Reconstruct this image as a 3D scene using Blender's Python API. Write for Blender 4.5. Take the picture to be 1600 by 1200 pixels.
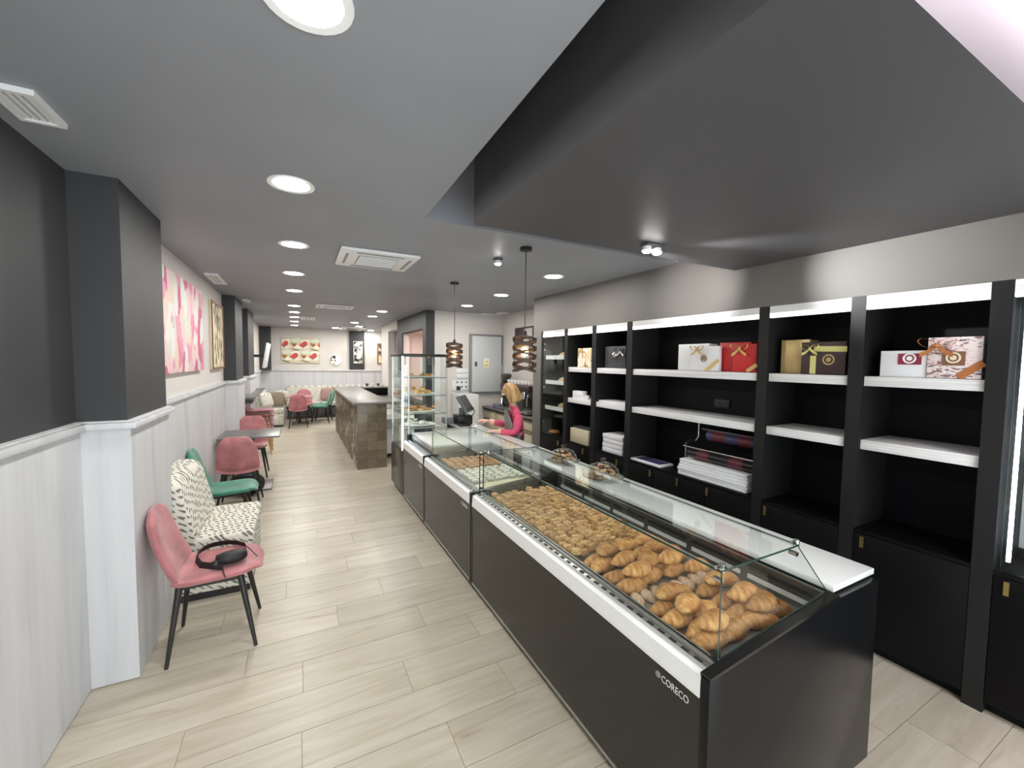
import bpy, bmesh, math, random
from mathutils import Vector, Matrix
random.seed(7)
for o in list(bpy.data.objects): bpy.data.objects.remove(o, do_unlink=True)
SC = bpy.context.scene
COL = SC.collection

# ------------------------------------------------------------------ camera
FPX = 645.7
CAM = Vector((0.0, 0.0, 1.78))
def _axes(yaw, pit, roll):
    yaw, pit, roll = map(math.radians, (yaw, pit, roll))
    f = Vector((math.sin(yaw), math.cos(yaw), 0)); r = Vector((math.cos(yaw), -math.sin(yaw), 0)); u = Vector((0, 0, 1))
    f2 = f*math.cos(pit)+u*math.sin(pit); u2 = u*math.cos(pit)-f*math.sin(pit)
    return r*math.cos(roll)+u2*math.sin(roll), u2*math.cos(roll)-r*math.sin(roll), f2
CR, CU, CF = _axes(27.443, -3.141, 0.7415)
cd = bpy.data.cameras.new('camera'); cam = bpy.data.objects.new('camera', cd); COL.objects.link(cam)
cd.sensor_fit = 'HORIZONTAL'; cd.sensor_width = 36; cd.lens = FPX/1600*36; cd.clip_start = .02; cd.clip_end = 200
m3 = Matrix((CR, CU, -CF)).transposed()
cam.matrix_world = Matrix.Translation(CAM) @ m3.to_4x4()
SC.camera = cam
def ray(x, y): return CR*((x-800)/FPX) - CU*((y-600)/FPX) + CF
def at(x, y, ax, v):
    """point where the line of sight through a photo pixel meets the plane ax = v"""
    d = ray(x, y); i = 'xyz'.index(ax)
    return CAM + d*((v-CAM[i])/d[i])
def dep(x, y, d): return CAM + ray(x, y)*d

# ------------------------------------------------------------------ world, exposure
SC.view_settings.view_transform = 'Standard'; SC.view_settings.look = 'None'
SC.view_settings.gamma = 1; SC.view_settings.use_curve_mapping = False
SC.view_settings.exposure = 0.0
wd = bpy.data.worlds.new('world'); SC.world = wd; wd.use_nodes = True
bg = wd.node_tree.nodes['Background']; bg.inputs[0].default_value = (.90, .94, 1.0, 1); bg.inputs[1].default_value = 6.5
SC.cycles.use_denoising = True
SC.cycles.sample_clamp_indirect = 6.0
SC.cycles.max_bounces = 10; SC.cycles.transparent_max_bounces = 24
DOWNLIGHT = 205.0        # radiance of a ceiling downlight lens

# ------------------------------------------------------------------ materials
def lin(c):
    f = lambda v: v/12.92 if v <= .04045 else ((v+.055)/1.055)**2.4
    return tuple(f(v/255) for v in c[:3])+(1,)
MATS = {}
def new(name):
    m = bpy.data.materials.new(name); m.use_nodes = True; MATS[name] = m
    return m, m.node_tree, m.node_tree.nodes['Principled BSDF']
def tex(nt, kind, **kw):
    n = nt.nodes.new(kind)
    for k, v in kw.items():
        if k in n.inputs: n.inputs[k].default_value = v
        else: setattr(n, k, v)
    return n
def coords(nt, scale=(1, 1, 1), which='Object', rot=(0, 0, 0)):
    tc = nt.nodes.new('ShaderNodeTexCoord'); mp = nt.nodes.new('ShaderNodeMapping')
    mp.inputs['Scale'].default_value = scale; mp.inputs['Rotation'].default_value = rot
    nt.links.new(tc.outputs[which], mp.inputs['Vector']); return mp.outputs['Vector']
def ramp(nt, fac, stops, interp='LINEAR'):
    r = nt.nodes.new('ShaderNodeValToRGB'); e = r.color_ramp.elements; r.color_ramp.interpolation = interp
    while len(e) < len(stops): e.new(.5)
    for el, (p, c) in zip(e, stops): el.position = p; el.color = lin(c)
    nt.links.new(fac, r.inputs[0]); return r.outputs['Color']
def mixc(nt, fac, a, b, mode='MIX'):
    n = nt.nodes.new('ShaderNodeMix'); n.data_type = 'RGBA'; n.blend_type = mode
    for i, v in ((0, fac), (6, a), (7, b)):
        if hasattr(v, 'is_linked'): nt.links.new(v, n.inputs[i])
        else: n.inputs[i].default_value = v
    return n.outputs[2]
def bump(nt, b, h, strength=.2, dist=.01):
    n = nt.nodes.new('ShaderNodeBump'); n.inputs['Strength'].default_value = strength; n.inputs['Distance'].default_value = dist
    nt.links.new(h, n.inputs['Height']); nt.links.new(n.outputs['Normal'], b.inputs['Normal'])
def M(name, col, rough=.5, metal=0, spec=.5, var=0, vscale=8, bmp=0, emit=0, coat=0, vs=(1, 1, 1), rnd=0):
    m, nt, b = new(name)
    b.inputs['Base Color'].default_value = lin(col); b.inputs['Roughness'].default_value = rough; b.inputs['Metallic'].default_value = metal
    b.inputs['Specular IOR Level'].default_value = spec; b.inputs['Coat Weight'].default_value = coat; b.inputs['Coat Roughness'].default_value = .1
    if emit: b.inputs['Emission Color'].default_value = lin(col); b.inputs['Emission Strength'].default_value = emit
    c = None
    if var or bmp:
        n = tex(nt, 'ShaderNodeTexNoise', Scale=vscale, Detail=5.0); nt.links.new(coords(nt, vs), n.inputs['Vector'])
        if var:
            lo = tuple(max(0, v*(1-var)) for v in col); hi = tuple(min(255, v*(1+var*.6)) for v in col)
            c = ramp(nt, n.outputs['Fac'], [(.3, lo), (.7, hi)])
        if bmp: bump(nt, b, n.outputs['Fac'], bmp)
    if rnd:
        oi = nt.nodes.new('ShaderNodeObjectInfo')
        k = ramp(nt, oi.outputs['Random'], [(0, (255*(1-rnd),)*3), (1, (255, 255, 255))])
        c = mixc(nt, 1.0, c if c else lin(col), k, 'MULTIPLY')
    if c: nt.links.new(c, b.inputs['Base Color'])
    return m

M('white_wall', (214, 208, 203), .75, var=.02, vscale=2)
M('pink_wall', (228, 206, 200), .75)
M('dark_paint', (53, 53, 55), .6, var=.04, vscale=3)
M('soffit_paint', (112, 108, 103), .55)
M('ceiling_paint', (148, 151, 157), .5, var=.03, vscale=1.5)
M('shaded_grey', (76, 75, 77), .5)  # ceiling grey darkened to imitate weaker light on the box; spot plates reuse it
M('recess_white', (238, 216, 230), .6)
M('black_metal', (28, 27, 27), .4)
M('black_plastic', (22, 22, 23), .42)
M('black_board', (8, 8, 10), .5, spec=.2)
M('navy_board', (6, 7, 12), .55, spec=.2)
M('post_board', (30, 30, 30), .45, spec=.3)
M('dark_panel', (38, 36, 31), .22, spec=.4, var=.12, vscale=4, vs=(1, 1, 6))
M('dark_end', (15, 16, 18), .22, spec=.25)
M('black_gloss', (22, 22, 22), .18, spec=.6)
M('steel', (190, 190, 186), .28, 1)
M('steel_soft', (176, 175, 168), .45, .8, var=.06, vscale=12)
M('chrome', (220, 220, 220), .08, 1)
M('dark_steel', (105, 103, 98), .4, .7)
M('white_gloss', (232, 234, 230), .12, spec=.5)
M('white_lam', (228, 228, 226), .3)
M('white_plastic', (232, 232, 232), .35)
M('grey_plastic', (130, 132, 132), .4)
M('slot_dark', (40, 40, 40), .6)
M('brass', (205, 180, 110), .3, .9)
M('grey_door', (200, 201, 200), .45)
M('lamp_lens', (255, 253, 248), .5, emit=DOWNLIGHT)
M('spot_lens', (255, 252, 245), .5, emit=90.0)
M('led_white', (225, 238, 255), .5, emit=12.0)
M('led_soft', (255, 252, 246), .5, emit=1.25)
M('fill_glow', (255, 236, 246), .5, emit=68.0)  # glow of the added strip that lifts the pink recess
M('bulb_warm', (255, 190, 95), .4, emit=26.0)
M('pendant_wood', (74, 60, 52), .55, var=.15, vscale=20)
M('table_grey', (104, 102, 100), .35, var=.06, vscale=8)
M('stone_top', (120, 114, 108), .4, var=.06, vscale=6)
M('leg_black', (38, 35, 34), .4)
M('leg_wood', (190, 150, 105), .5)
M('cushion_brown', (128, 116, 100), .9, var=.1, vscale=20)
M('cushion_mauve', (168, 134, 126), .9)
M('skin', (224, 178, 158), .55)
M('shirt_pink', (214, 84, 116), .8, var=.06, vscale=14)
M('apron_grey', (116, 112, 110), .8, var=.06, vscale=14)
M('trouser_dark', (58, 58, 62), .8)
M('mask_black', (24, 20, 20), .6)
M('bag_black', (24, 22, 24), .55, var=.1, vscale=30)
M('box_white', (230, 230, 232), .4)
M('box_red', (196, 40, 38), .4)
M('box_gold', (196, 172, 120), .3, .5)
M('box_brown', (62, 44, 42), .4)
M('box_cream', (206, 196, 166), .5)
M('box_grey', (120, 122, 124), .4)
M('box_dark', (58, 60, 62), .4)
M('ribbon_gold', (212, 178, 110), .35)
M('ribbon_copper', (182, 112, 62), .35)
M('ribbon_lime', (212, 206, 130), .35)
M('label_wine', (140, 40, 62), .5)
M('label_brown', (134, 92, 70), .5)
M('ink_dark', (60, 55, 52), .6)
M('print_silver', (205, 205, 205), .4)
M('paper_white', (238, 238, 240), .6)
M('paper_cream', (232, 222, 190), .7)
M('roll_black', (34, 30, 32), .3)
M('roll_print', (104, 46, 52), .4)
M('roll_blue', (64, 66, 104), .35)
M('sign_yellow', (226, 210, 90), .5)
M('screen_dark', (38, 44, 46), .2)
M('pos_grey', (96, 104, 102), .4)
M('grout', (172, 160, 142), .85)
M('baked_dark', (140, 88, 44), .7)
M('cookie', (222, 188, 138), .7, var=.25, vscale=30, rnd=.25)
M('choc', (96, 62, 44), .6, var=.2, vscale=30)
M('peach_pastry', (222, 170, 126), .7, var=.2, vscale=40, rnd=.15)
M('sugar_white', (246, 242, 232), .8, var=.08, vscale=40)
M('fluff', (90, 90, 95), .5)
M('cup_white', (240, 240, 236), .25)
M('purple', (92, 80, 150), .5)
M('green_print', (120, 140, 90), .6)

def m_pastry(name, base, lo, hi, scale, rnd=.2):
    m, nt, b = new(name); b.inputs['Roughness'].default_value = .5; b.inputs['Specular IOR Level'].default_value = .35
    v = coords(nt)
    n = tex(nt, 'ShaderNodeTexNoise', Scale=scale, Detail=4.0, Distortion=.6); nt.links.new(v, n.inputs['Vector'])
    c = ramp(nt, n.outputs['Fac'], [(.28, lo), (.5, base), (.72, hi)])
    oi = nt.nodes.new('ShaderNodeObjectInfo')
    k = ramp(nt, oi.outputs['Random'], [(0, (255*(1-rnd), 245*(1-rnd), 235*(1-rnd))), (1, (255, 255, 255))])
    nt.links.new(mixc(nt, 1.0, c, k, 'MULTIPLY'), b.inputs['Base Color']); bump(nt, b, n.outputs['Fac'], .25, .004)
m_pastry('croissant', (212, 152, 88), (166, 102, 50), (232, 186, 126), 22)
m_pastry('croissant_layer', (220, 164, 94), (184, 118, 56), (238, 196, 136), 26)
m_pastry('puff', (224, 180, 118), (186, 130, 70), (242, 212, 160), 60)
m_pastry('sugared', (222, 190, 160), (196, 150, 108), (246, 236, 226), 70, .1)

def m_wains():
    m, nt, b = new('wainscot'); b.inputs['Roughness'].default_value = .5
    n = tex(nt, 'ShaderNodeTexNoise', Scale=1.0, Detail=7.0, Roughness=.62, Distortion=.3); nt.links.new(coords(nt, (9, 9, .8)), n.inputs['Vector'])
    nt.links.new(ramp(nt, n.outputs['Fac'], [(.22, (170, 170, 175)), (.42, (200, 200, 202)), (.7, (211, 211, 212))]), b.inputs['Base Color'])
    bump(nt, b, n.outputs['Fac'], .12, .003)
m_wains()
def m_shelf():
    m, nt, b = new('shelf_wood'); b.inputs['Roughness'].default_value = .45
    n = tex(nt, 'ShaderNodeTexNoise', Scale=1.0, Detail=5.0); nt.links.new(coords(nt, (60, 2, 90)), n.inputs['Vector'])
    nt.links.new(ramp(nt, n.outputs['Fac'], [(.25, (200, 198, 196)), (.55, (232, 231, 230))]), b.inputs['Base Color'])
m_shelf()
def m_plank():
    m, nt, b = new('floor_plank'); b.inputs['Roughness'].default_value = .34; b.inputs['Specular IOR Level'].default_value = .45
    v = coords(nt, (1.5, 13, 1)); oi = nt.nodes.new('ShaderNodeObjectInfo')
    ad = nt.nodes.new('ShaderNodeVectorMath'); ad.operation = 'ADD'; nt.links.new(v, ad.inputs[0])
    sc = nt.nodes.new('ShaderNodeVectorMath'); sc.operation = 'SCALE'; sc.inputs[0].default_value = (37, 91, 13); nt.links.new(oi.outputs['Random'], sc.inputs['Scale'])
    nt.links.new(sc.outputs[0], ad.inputs[1])
    n = tex(nt, 'ShaderNodeTexNoise', Scale=1.0, Detail=7.0, Roughness=.6, Distortion=.9); nt.links.new(ad.outputs[0], n.inputs['Vector'])
    c = ramp(nt, n.outputs['Fac'], [(.22, (158, 144, 122)), (.40, (187, 178, 160)), (.58, (199, 191, 175)), (.8, (208, 201, 187))])
    k = ramp(nt, oi.outputs['Random'], [(0, (240, 239, 236)), (1, (255, 254, 252))])
    c = mixc(nt, 1.0, c, k, 'MULTIPLY')
    nt.links.new(c, b.inputs['Base Color']); bump(nt, b, n.outputs['Fac'], .06, .003)
m_plank()
def m_velvet(name, col):
    m, nt, b = new(name); b.inputs['Roughness'].default_value = .55
    b.inputs['Sheen Weight'].default_value = .35; b.inputs['Sheen Roughness'].default_value = .4; b.inputs['Sheen Tint'].default_value = (1, .9, .9, 1)
    n = tex(nt, 'ShaderNodeTexNoise', Scale=9.0, Detail=4.0); nt.links.new(coords(nt), n.inputs['Vector'])
    lo = tuple(v*.88 for v in col); hi = tuple(min(255, v*1.1) for v in col)
    nt.links.new(ramp(nt, n.outputs['Fac'], [(.3, lo), (.7, hi)]), b.inputs['Base Color'])
m_velvet('velvet_pink', (182, 116, 119)); m_velvet('velvet_green', (64, 134, 112)); m_velvet('velvet_mauve', (150, 88, 102))
def m_fabric():
    # white upholstery with rows of dark brush strokes
    m, nt, b = new('brush_fabric'); b.inputs['Roughness'].default_value = .9
    tc = nt.nodes.new('ShaderNodeTexCoord'); sx = nt.nodes.new('ShaderNodeSeparateXYZ'); nt.links.new(tc.outputs['Object'], sx.inputs[0])
    def mth(op, a, c=None):
        n = nt.nodes.new('ShaderNodeMath'); n.operation = op
        for i, v in enumerate((a, c)):
            if v is None: continue
            if hasattr(v, 'is_linked'): nt.links.new(v, n.inputs[i])
            else: n.inputs[i].default_value = v
        return n.outputs[0]
    # unroll: across = x+z, along = y
    acr = mth('ADD', mth('MULTIPLY', sx.outputs['Z'], 1.3), mth('SUBTRACT', mth('MULTIPLY', sx.outputs['X'], .9), mth('MULTIPLY', sx.outputs['Y'], .35))); al = mth('ADD', sx.outputs['Y'], mth('MULTIPLY', sx.outputs['X'], .8))
    cb = nt.nodes.new('ShaderNodeCombineXYZ'); nt.links.new(acr, cb.inputs[0]); nt.links.new(al, cb.inputs[1])
    nz = tex(nt, 'ShaderNodeTexNoise', Scale=14.0, Detail=3.0); nt.links.new(cb.outputs[0], nz.inputs['Vector'])
    w1 = mth('SINE', mth('ADD', mth('MULTIPLY', acr, 104.0), mth('MULTIPLY', nz.outputs['Fac'], 7.0)))
    w2 = mth('SINE', mth('ADD', mth('MULTIPLY', al, 74.0), mth('MULTIPLY', nz.outputs['Fac'], 6.0)))
    nf = tex(nt, 'ShaderNodeTexNoise', Scale=60.0, Detail=3.0); nt.links.new(cb.outputs[0], nf.inputs['Vector'])
    s = mth('ADD', mth('MULTIPLY', w1, w2), mth('MULTIPLY', nf.outputs['Fac'], .9))
    nt.links.new(ramp(nt, s, [(.55, (222, 218, 206)), (.85, (172, 167, 156)), (1.0, (118, 114, 107))]), b.inputs['Base Color'])
m_fabric()
def m_glass(name, tint=(.97, .99, .98), k=1.0):
    m = bpy.data.materials.new(name); m.use_nodes = True; MATS[name] = m; nt = m.node_tree; nt.nodes.clear()
    o = nt.nodes.new('ShaderNodeOutputMaterial'); t = nt.nodes.new('ShaderNodeBsdfTransparent'); t.inputs[0].default_value = tint+(1,)
    g = nt.nodes.new('ShaderNodeBsdfGlossy'); g.inputs['Roughness'].default_value = .01; g.inputs['Color'].default_value = (.95, 1, .98, 1)
    lw = nt.nodes.new('ShaderNodeLayerWeight'); lw.inputs['Blend'].default_value = .5
    pw = nt.nodes.new('ShaderNodeMath'); pw.operation = 'POWER'; pw.inputs[1].default_value = 5.0; nt.links.new(lw.outputs['Facing'], pw.inputs[0])
    ml = nt.nodes.new('ShaderNodeMath'); ml.operation = 'MULTIPLY_ADD'; ml.inputs[1].default_value = .9*k; ml.inputs[2].default_value = .035*k; ml.use_clamp = True; nt.links.new(pw.outputs[0], ml.inputs[0])
    x = nt.nodes.new('ShaderNodeMixShader'); nt.links.new(ml.outputs[0], x.inputs[0]); nt.links.new(t.outputs[0], x.inputs[1]); nt.links.new(g.outputs[0], x.inputs[2])
    nt.links.new(x.outputs[0], o.inputs[0])
m_glass('glass'); m_glass('dome_glass', (.985, .985, .985), 2.0)
M('glass_edge', (40, 62, 55), .15, spec=.7)
def m_tile():
    m, nt, b = new('tile_brown'); b.inputs['Roughness'].default_value = .2; b.inputs['Specular IOR Level'].default_value = .6
    oi = nt.nodes.new('ShaderNodeObjectInfo'); n = tex(nt, 'ShaderNodeTexNoise', Scale=18.0, Detail=3.0); nt.links.new(coords(nt), n.inputs['Vector'])
    c = ramp(nt, oi.outputs['Random'], [(0, (112, 100, 84)), (.5, (128, 116, 98)), (1, (142, 128, 108))])
    k = ramp(nt, n.outputs['Fac'], [(.3, (222, 222, 222)), (.7, (255, 255, 255))])
    nt.links.new(mixc(nt, 1.0, c, k, 'MULTIPLY'), b.inputs['Base Color'])
m_tile()
def m_art(name, scale, stops, dist=.6, vs=(1, 1, 1), rand=1.0):
    m, nt, b = new(name); b.inputs['Roughness'].default_value = .7
    v = coords(nt, vs)
    n = tex(nt, 'ShaderNodeTexNoise', Scale=scale*1.3, Detail=3.0); nt.links.new(v, n.inputs['Vector'])
    md = mixc(nt, dist*.25, v, n.outputs['Color'], 'ADD')
    vo = tex(nt, 'ShaderNodeTexVoronoi', Scale=scale, Randomness=rand); nt.links.new(md, vo.inputs['Vector'])
    sp = nt.nodes.new('ShaderNodeSeparateColor'); nt.links.new(vo.outputs['Color'], sp.inputs[0])
    c = ramp(nt, sp.outputs[0], stops, 'CONSTANT')
    n2 = tex(nt, 'ShaderNodeTexNoise', Scale=scale*3, Detail=4.0); nt.links.new(v, n2.inputs['Vector'])
    c = mixc(nt, .35, c, ramp(nt, n2.outputs['Fac'], [(.3, stops[1][1]), (.7, stops[-1][1])]), 'SOFT_LIGHT')
    nt.links.new(c, b.inputs['Base Color'])
m_art('art_flowers', 6.0, [(0, (226, 166, 184)), (.16, (204, 108, 146)), (.30, (234, 206, 204)), (.50, (230, 230, 222)), (.68, (220, 150, 172)), (.80, (236, 212, 196)), (.92, (212, 222, 212))], .8, (1, 1.3, .8))
m_art('art_specks', 11.0, [(0, (232, 222, 194)), (.3, (226, 212, 170)), (.5, (96, 84, 84)), (.62, (236, 228, 206)), (.8, (150, 138, 120)), (.9, (70, 60, 62))], .5, (1, 2.2, .8))
m_art('art_blackwhite', 12.0, [(0, (238, 236, 230)), (.45, (40, 40, 42)), (.6, (230, 228, 222)), (.8, (140, 138, 136)), (.92, (24, 24, 26))], .8)
m_art('box_print', 26.0, [(0, (238, 226, 224)), (.4, (228, 210, 206)), (.6, (150, 120, 120)), (.75, (240, 232, 230)), (.92, (120, 96, 98))], .9, (1, .6, 1.6))
m_art('photo_box', 10.0, [(0, (238, 228, 208)), (.3, (226, 206, 170)), (.55, (150, 140, 110)), (.7, (240, 234, 222)), (.9, (184, 150, 110))], .6)
def m_hair():
    m, nt, b = new('hair_blonde'); b.inputs['Roughness'].default_value = .45
    n = tex(nt, 'ShaderNodeTexNoise', Scale=1.0, Detail=3.0); nt.links.new(coords(nt, (60, 60, 5)), n.inputs['Vector'])
    nt.links.new(ramp(nt, n.outputs['Fac'], [(.3, (112, 80, 48)), (.5, (172, 134, 84)), (.7, (206, 172, 120))]), b.inputs['Base Color'])
m_hair()

# ------------------------------------------------------------------ mesh helpers
ROOT = {}
class MB:
    def __init__(s): s.v = []; s.f = []; s.mi = []; s.cur = 0
    def mat(s, i): s.cur = i; return s
    def add(s, vs, fs):
        b = len(s.v); s.v += [tuple(p) for p in vs]
        for f in fs: s.f.append(tuple(b+i for i in f)); s.mi.append(s.cur)
        return s
    def box(s, x0, x1, y0, y1, z0, z1):
        x0, x1 = sorted((x0, x1)); y0, y1 = sorted((y0, y1)); z0, z1 = sorted((z0, z1))
        return s.add([(x, y, z) for z in (z0, z1) for y in (y0, y1) for x in (x0, x1)],
                     [(0, 2, 3, 1), (4, 5, 7, 6), (0, 1, 5, 4), (2, 6, 7, 3), (0, 4, 6, 2), (1, 3, 7, 5)])
    def obox(s, c, size, rot=None):
        R = rot if rot is not None else Matrix.Identity(3); h = Vector(size)/2; c = Vector(c)
        vs = [c+R@Vector((x*h.x, y*h.y, z*h.z)) for z in (-1, 1) for y in (-1, 1) for x in (-1, 1)]
        return s.add(vs, [(0, 2, 3, 1), (4, 5, 7, 6), (0, 1, 5, 4), (2, 6, 7, 3), (0, 4, 6, 2), (1, 3, 7, 5)])
    def cyl(s, a, b, r0, r1=None, n=12):
        a, b = Vector(a), Vector(b); r1 = r0 if r1 is None else r1; d = (b-a).normalized()
        u = d.orthogonal().normalized(); w = d.cross(u); vs = []
        for p, r in ((a, r0), (b, r1)):
            for k in range(n): t = 2*math.pi*k/n; vs.append(p+(u*math.cos(t)+w*math.sin(t))*r)
        return s.add(vs, [tuple((k, (k+1) % n, n+(k+1) % n, n+k)) for k in range(n)]+[tuple(range(n))[::-1], tuple(range(n, 2*n))])
    def tube(s, pts, r, n=8, closed=False):
        pts = [Vector(p) for p in pts]; m = len(pts); vs = []; up = None
        for i, p in enumerate(pts):
            t = ((pts[(i+1) % m]-pts[i-1]) if closed or 0 < i < m-1 else (pts[1]-pts[0] if i == 0 else pts[-1]-pts[-2])).normalized()
            u = t.orthogonal().normalized() if up is None else (up-t*up.dot(t)).normalized(); up = u; w = t.cross(u)
            rr = r[i] if isinstance(r, (list, tuple)) else r
            vs += [p+(u*math.cos(2*math.pi*k/n)+w*math.sin(2*math.pi*k/n))*rr for k in range(n)]
        fs = [(i*n+k, i*n+(k+1) % n, ((i+1) % m)*n+(k+1) % n, ((i+1) % m)*n+k) for i in range(m if closed else m-1) for k in range(n)]
        if not closed: fs += [tuple(range(n))[::-1], tuple(range((m-1)*n, m*n))]
        return s.add(vs, fs)
    def lathe(s, prof, c=(0, 0, 0), n=24, sx=1, sy=1, cap=True):
        c = Vector(c); vs = []; m = len(prof)
        for r, z in prof: vs += [c+Vector((r*sx*math.cos(2*math.pi*k/n), r*sy*math.sin(2*math.pi*k/n), z)) for k in range(n)]
        fs = [(i*n+k, i*n+(k+1) % n, (i+1)*n+(k+1) % n, (i+1)*n+k) for i in range(m-1) for k in range(n)]
        if cap: fs += [tuple(range(n))[::-1], tuple(range((m-1)*n, m*n))]
        return s.add(vs, fs)
    def prism(s, poly, axis, a, b):
        """poly: 2-D points in the two remaining axes (in xyz order), extruded along axis from a to b"""
        def P(p, t):
            q = list(p); q.insert('xyz'.index(axis), t); return q
        n = len(poly); vs = [P(p, a) for p in poly]+[P(p, b) for p in poly]
        return s.add(vs, [tuple(range(n))[::-1], tuple(range(n, 2*n))]+[(k, (k+1) % n, n+(k+1) % n, n+k) for k in range(n)])
    def ball(s, c, r, n=12, m=8, sc=(1, 1, 1)):
        c = Vector(c); vs = [c+Vector((0, 0, -r*sc[2]))]
        for i in range(1, m):
            t = math.pi*i/m
            vs += [c+Vector((r*sc[0]*math.sin(t)*math.cos(2*math.pi*k/n), r*sc[1]*math.sin(t)*math.sin(2*math.pi*k/n), -r*sc[2]*math.cos(t))) for k in range(n)]
        vs.append(c+Vector((0, 0, r*sc[2]))); L = len(vs)-1
        fs = [(0, 1+(k+1) % n, 1+k) for k in range(n)]+[(L, L-n+k, L-n+(k+1) % n) for k in range(n)]
        fs += [(1+i*n+k, 1+i*n+(k+1) % n, 1+(i+1)*n+(k+1) % n, 1+(i+1)*n+k) for i in range(m-2) for k in range(n)]
        return s.add(vs, fs)
    def mesh(s, name, mats, bevel=0, seg=2, smooth=False, off=(0, 0, 0)):
        me = bpy.data.meshes.new(name); me.from_pydata([tuple(Vector(p)-Vector(off)) for p in s.v], [], s.f)
        for m in ([mats] if isinstance(mats, str) else mats): me.materials.append(MATS[m])
        for p, i in zip(me.polygons, s.mi): p.material_index = i
        bm = bmesh.new(); bm.from_mesh(me)
        bmesh.ops.recalc_face_normals(bm, faces=bm.faces)
        if bevel:
            bmesh.ops.bevel(bm, geom=[e for e in bm.edges if len(e.link_faces) == 2 and e.calc_face_angle(0) > .5], offset=bevel, segments=seg, profile=.5, affect='EDGES', clamp_overlap=True)
        bm.to_mesh(me); bm.free()
        if smooth or bevel:
            me.shade_smooth(); me.set_sharp_from_angle(angle=math.radians(40 if bevel or smooth is True else smooth))
        return me
    def build(s, name, mats, parent=None, bevel=0, seg=2, smooth=False, loc=None):
        """world coordinates; made local to an unrotated parent chain"""
        org = Vector((0, 0, 0))
        if parent is not None: org = Vector(ROOT[parent.name])
        elif loc is not None: org = Vector(loc)
        o = bpy.data.objects.new(name, s.mesh(name, mats, bevel, seg, smooth, org)); COL.objects.link(o)
        if parent is not None: o.parent = parent
        else: o.location = org
        ROOT[o.name] = org
        return o
def tag(o, label, cat, group=None):
    o['label'] = label; o['category'] = cat
    if group: o['group'] = group
    return o
def struct(o): o['kind'] = 'structure'; return o
def thing(name, label, cat, loc=(0, 0, 0), group=None):
    o = bpy.data.objects.new(name, None); COL.objects.link(o); o.location = loc; o.empty_display_size = .1
    ROOT[o.name] = Vector(loc); return tag(o, label, cat, group)
def lone(mb, name, mats, label, cat, group=None, loc=None, **kw):
    if loc is None:
        xs = list(zip(*mb.v)); loc = ((min(xs[0])+max(xs[0]))/2, (min(xs[1])+max(xs[1]))/2, min(xs[2]))
    return tag(mb.build(name, mats, None, loc=loc, **kw), label, cat, group)
def dup(o, parent=None):
    c = o.copy(); COL.objects.link(c); c.parent = parent
    for ch in o.children: dup(ch, c)
    return c
def place(proto, used, loc, rz=0, label=None, group=None, s=1):
    o = proto if not used[0] else dup(proto); used[0] = True
    o.location = loc; o.rotation_euler = (0, 0, rz)
    if label: o['label'] = label
    if group: o['group'] = group
    return o
def inst(name, me, loc, rot=(0, 0, 0), parent=None, scale=(1, 1, 1), label=None, cat=None, group=None):
    o = bpy.data.objects.new(name, me); COL.objects.link(o)
    if parent is not None: o.parent = parent; o.location = Vector(loc)-ROOT[parent.name]
    else: o.location = loc
    o.rotation_euler = rot; o.scale = scale; ROOT[o.name] = Vector(loc)
    if label: tag(o, label, cat, group)
    return o

ORD = 'first second third fourth fifth sixth seventh eighth ninth tenth eleventh twelfth thirteenth fourteenth fifteenth sixteenth seventeenth eighteenth nineteenth twentieth twenty-first twenty-second twenty-third twenty-fourth twenty-fifth twenty-sixth twenty-seventh twenty-eighth twenty-ninth thirtieth'.split()
# ------------------------------------------------------------------ the room
ZC = 2.70; YB = 14.3; YF = -1.7; XS = 3.11; RAIL = 1.44
# floor: grout bed and wood-look tiles laid across the room
fl = struct(MB().box(-1.25, 5.4, YF-.1, YB+.1, -.12, -.004).build('floor', 'grout'))
PW, PL = .2566, 1.027; Y0 = 2.12
known = {0: .528, -1: -.006, -2: .628, 1: .003, 2: .74, 3: .224, 4: .558, 5: -.10, 6: .358, 7: .05, 8: .462, 10: .545, 11: -.07, 12: .303, -6: 2.70-.005, -5: 2.51}
pm = {}
def plank_mesh(L):
    k = round(L, 3)
    if k not in pm:
        g = .0016
        pm[k] = MB().box(-L/2+g, L/2-g, -PW/2+g, PW/2-g, -.006, 0).mesh('floor_tile', 'floor_plank')
    return pm[k]
nstuff = MB()
for row in range(-15, 48):
    yc = Y0+(row+.5)*PW
    if yc > YB-.1: break
    off = known.get(row, random.uniform(0, PL)); x = off-PL*math.ceil((off+1.0)/PL)
    xr = 2.08 if yc > 8 else (3.66 if yc > 5.3 else 3.2)
    if yc > 12: xr = 2.6
    while x < xr:
        a, b = max(x, -1.0), min(x+PL, xr)
        if b-a > .06: inst('floor_tile', plank_mesh(b-a), ((a+b)/2, yc, 0), parent=fl)
        x += PL

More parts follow.
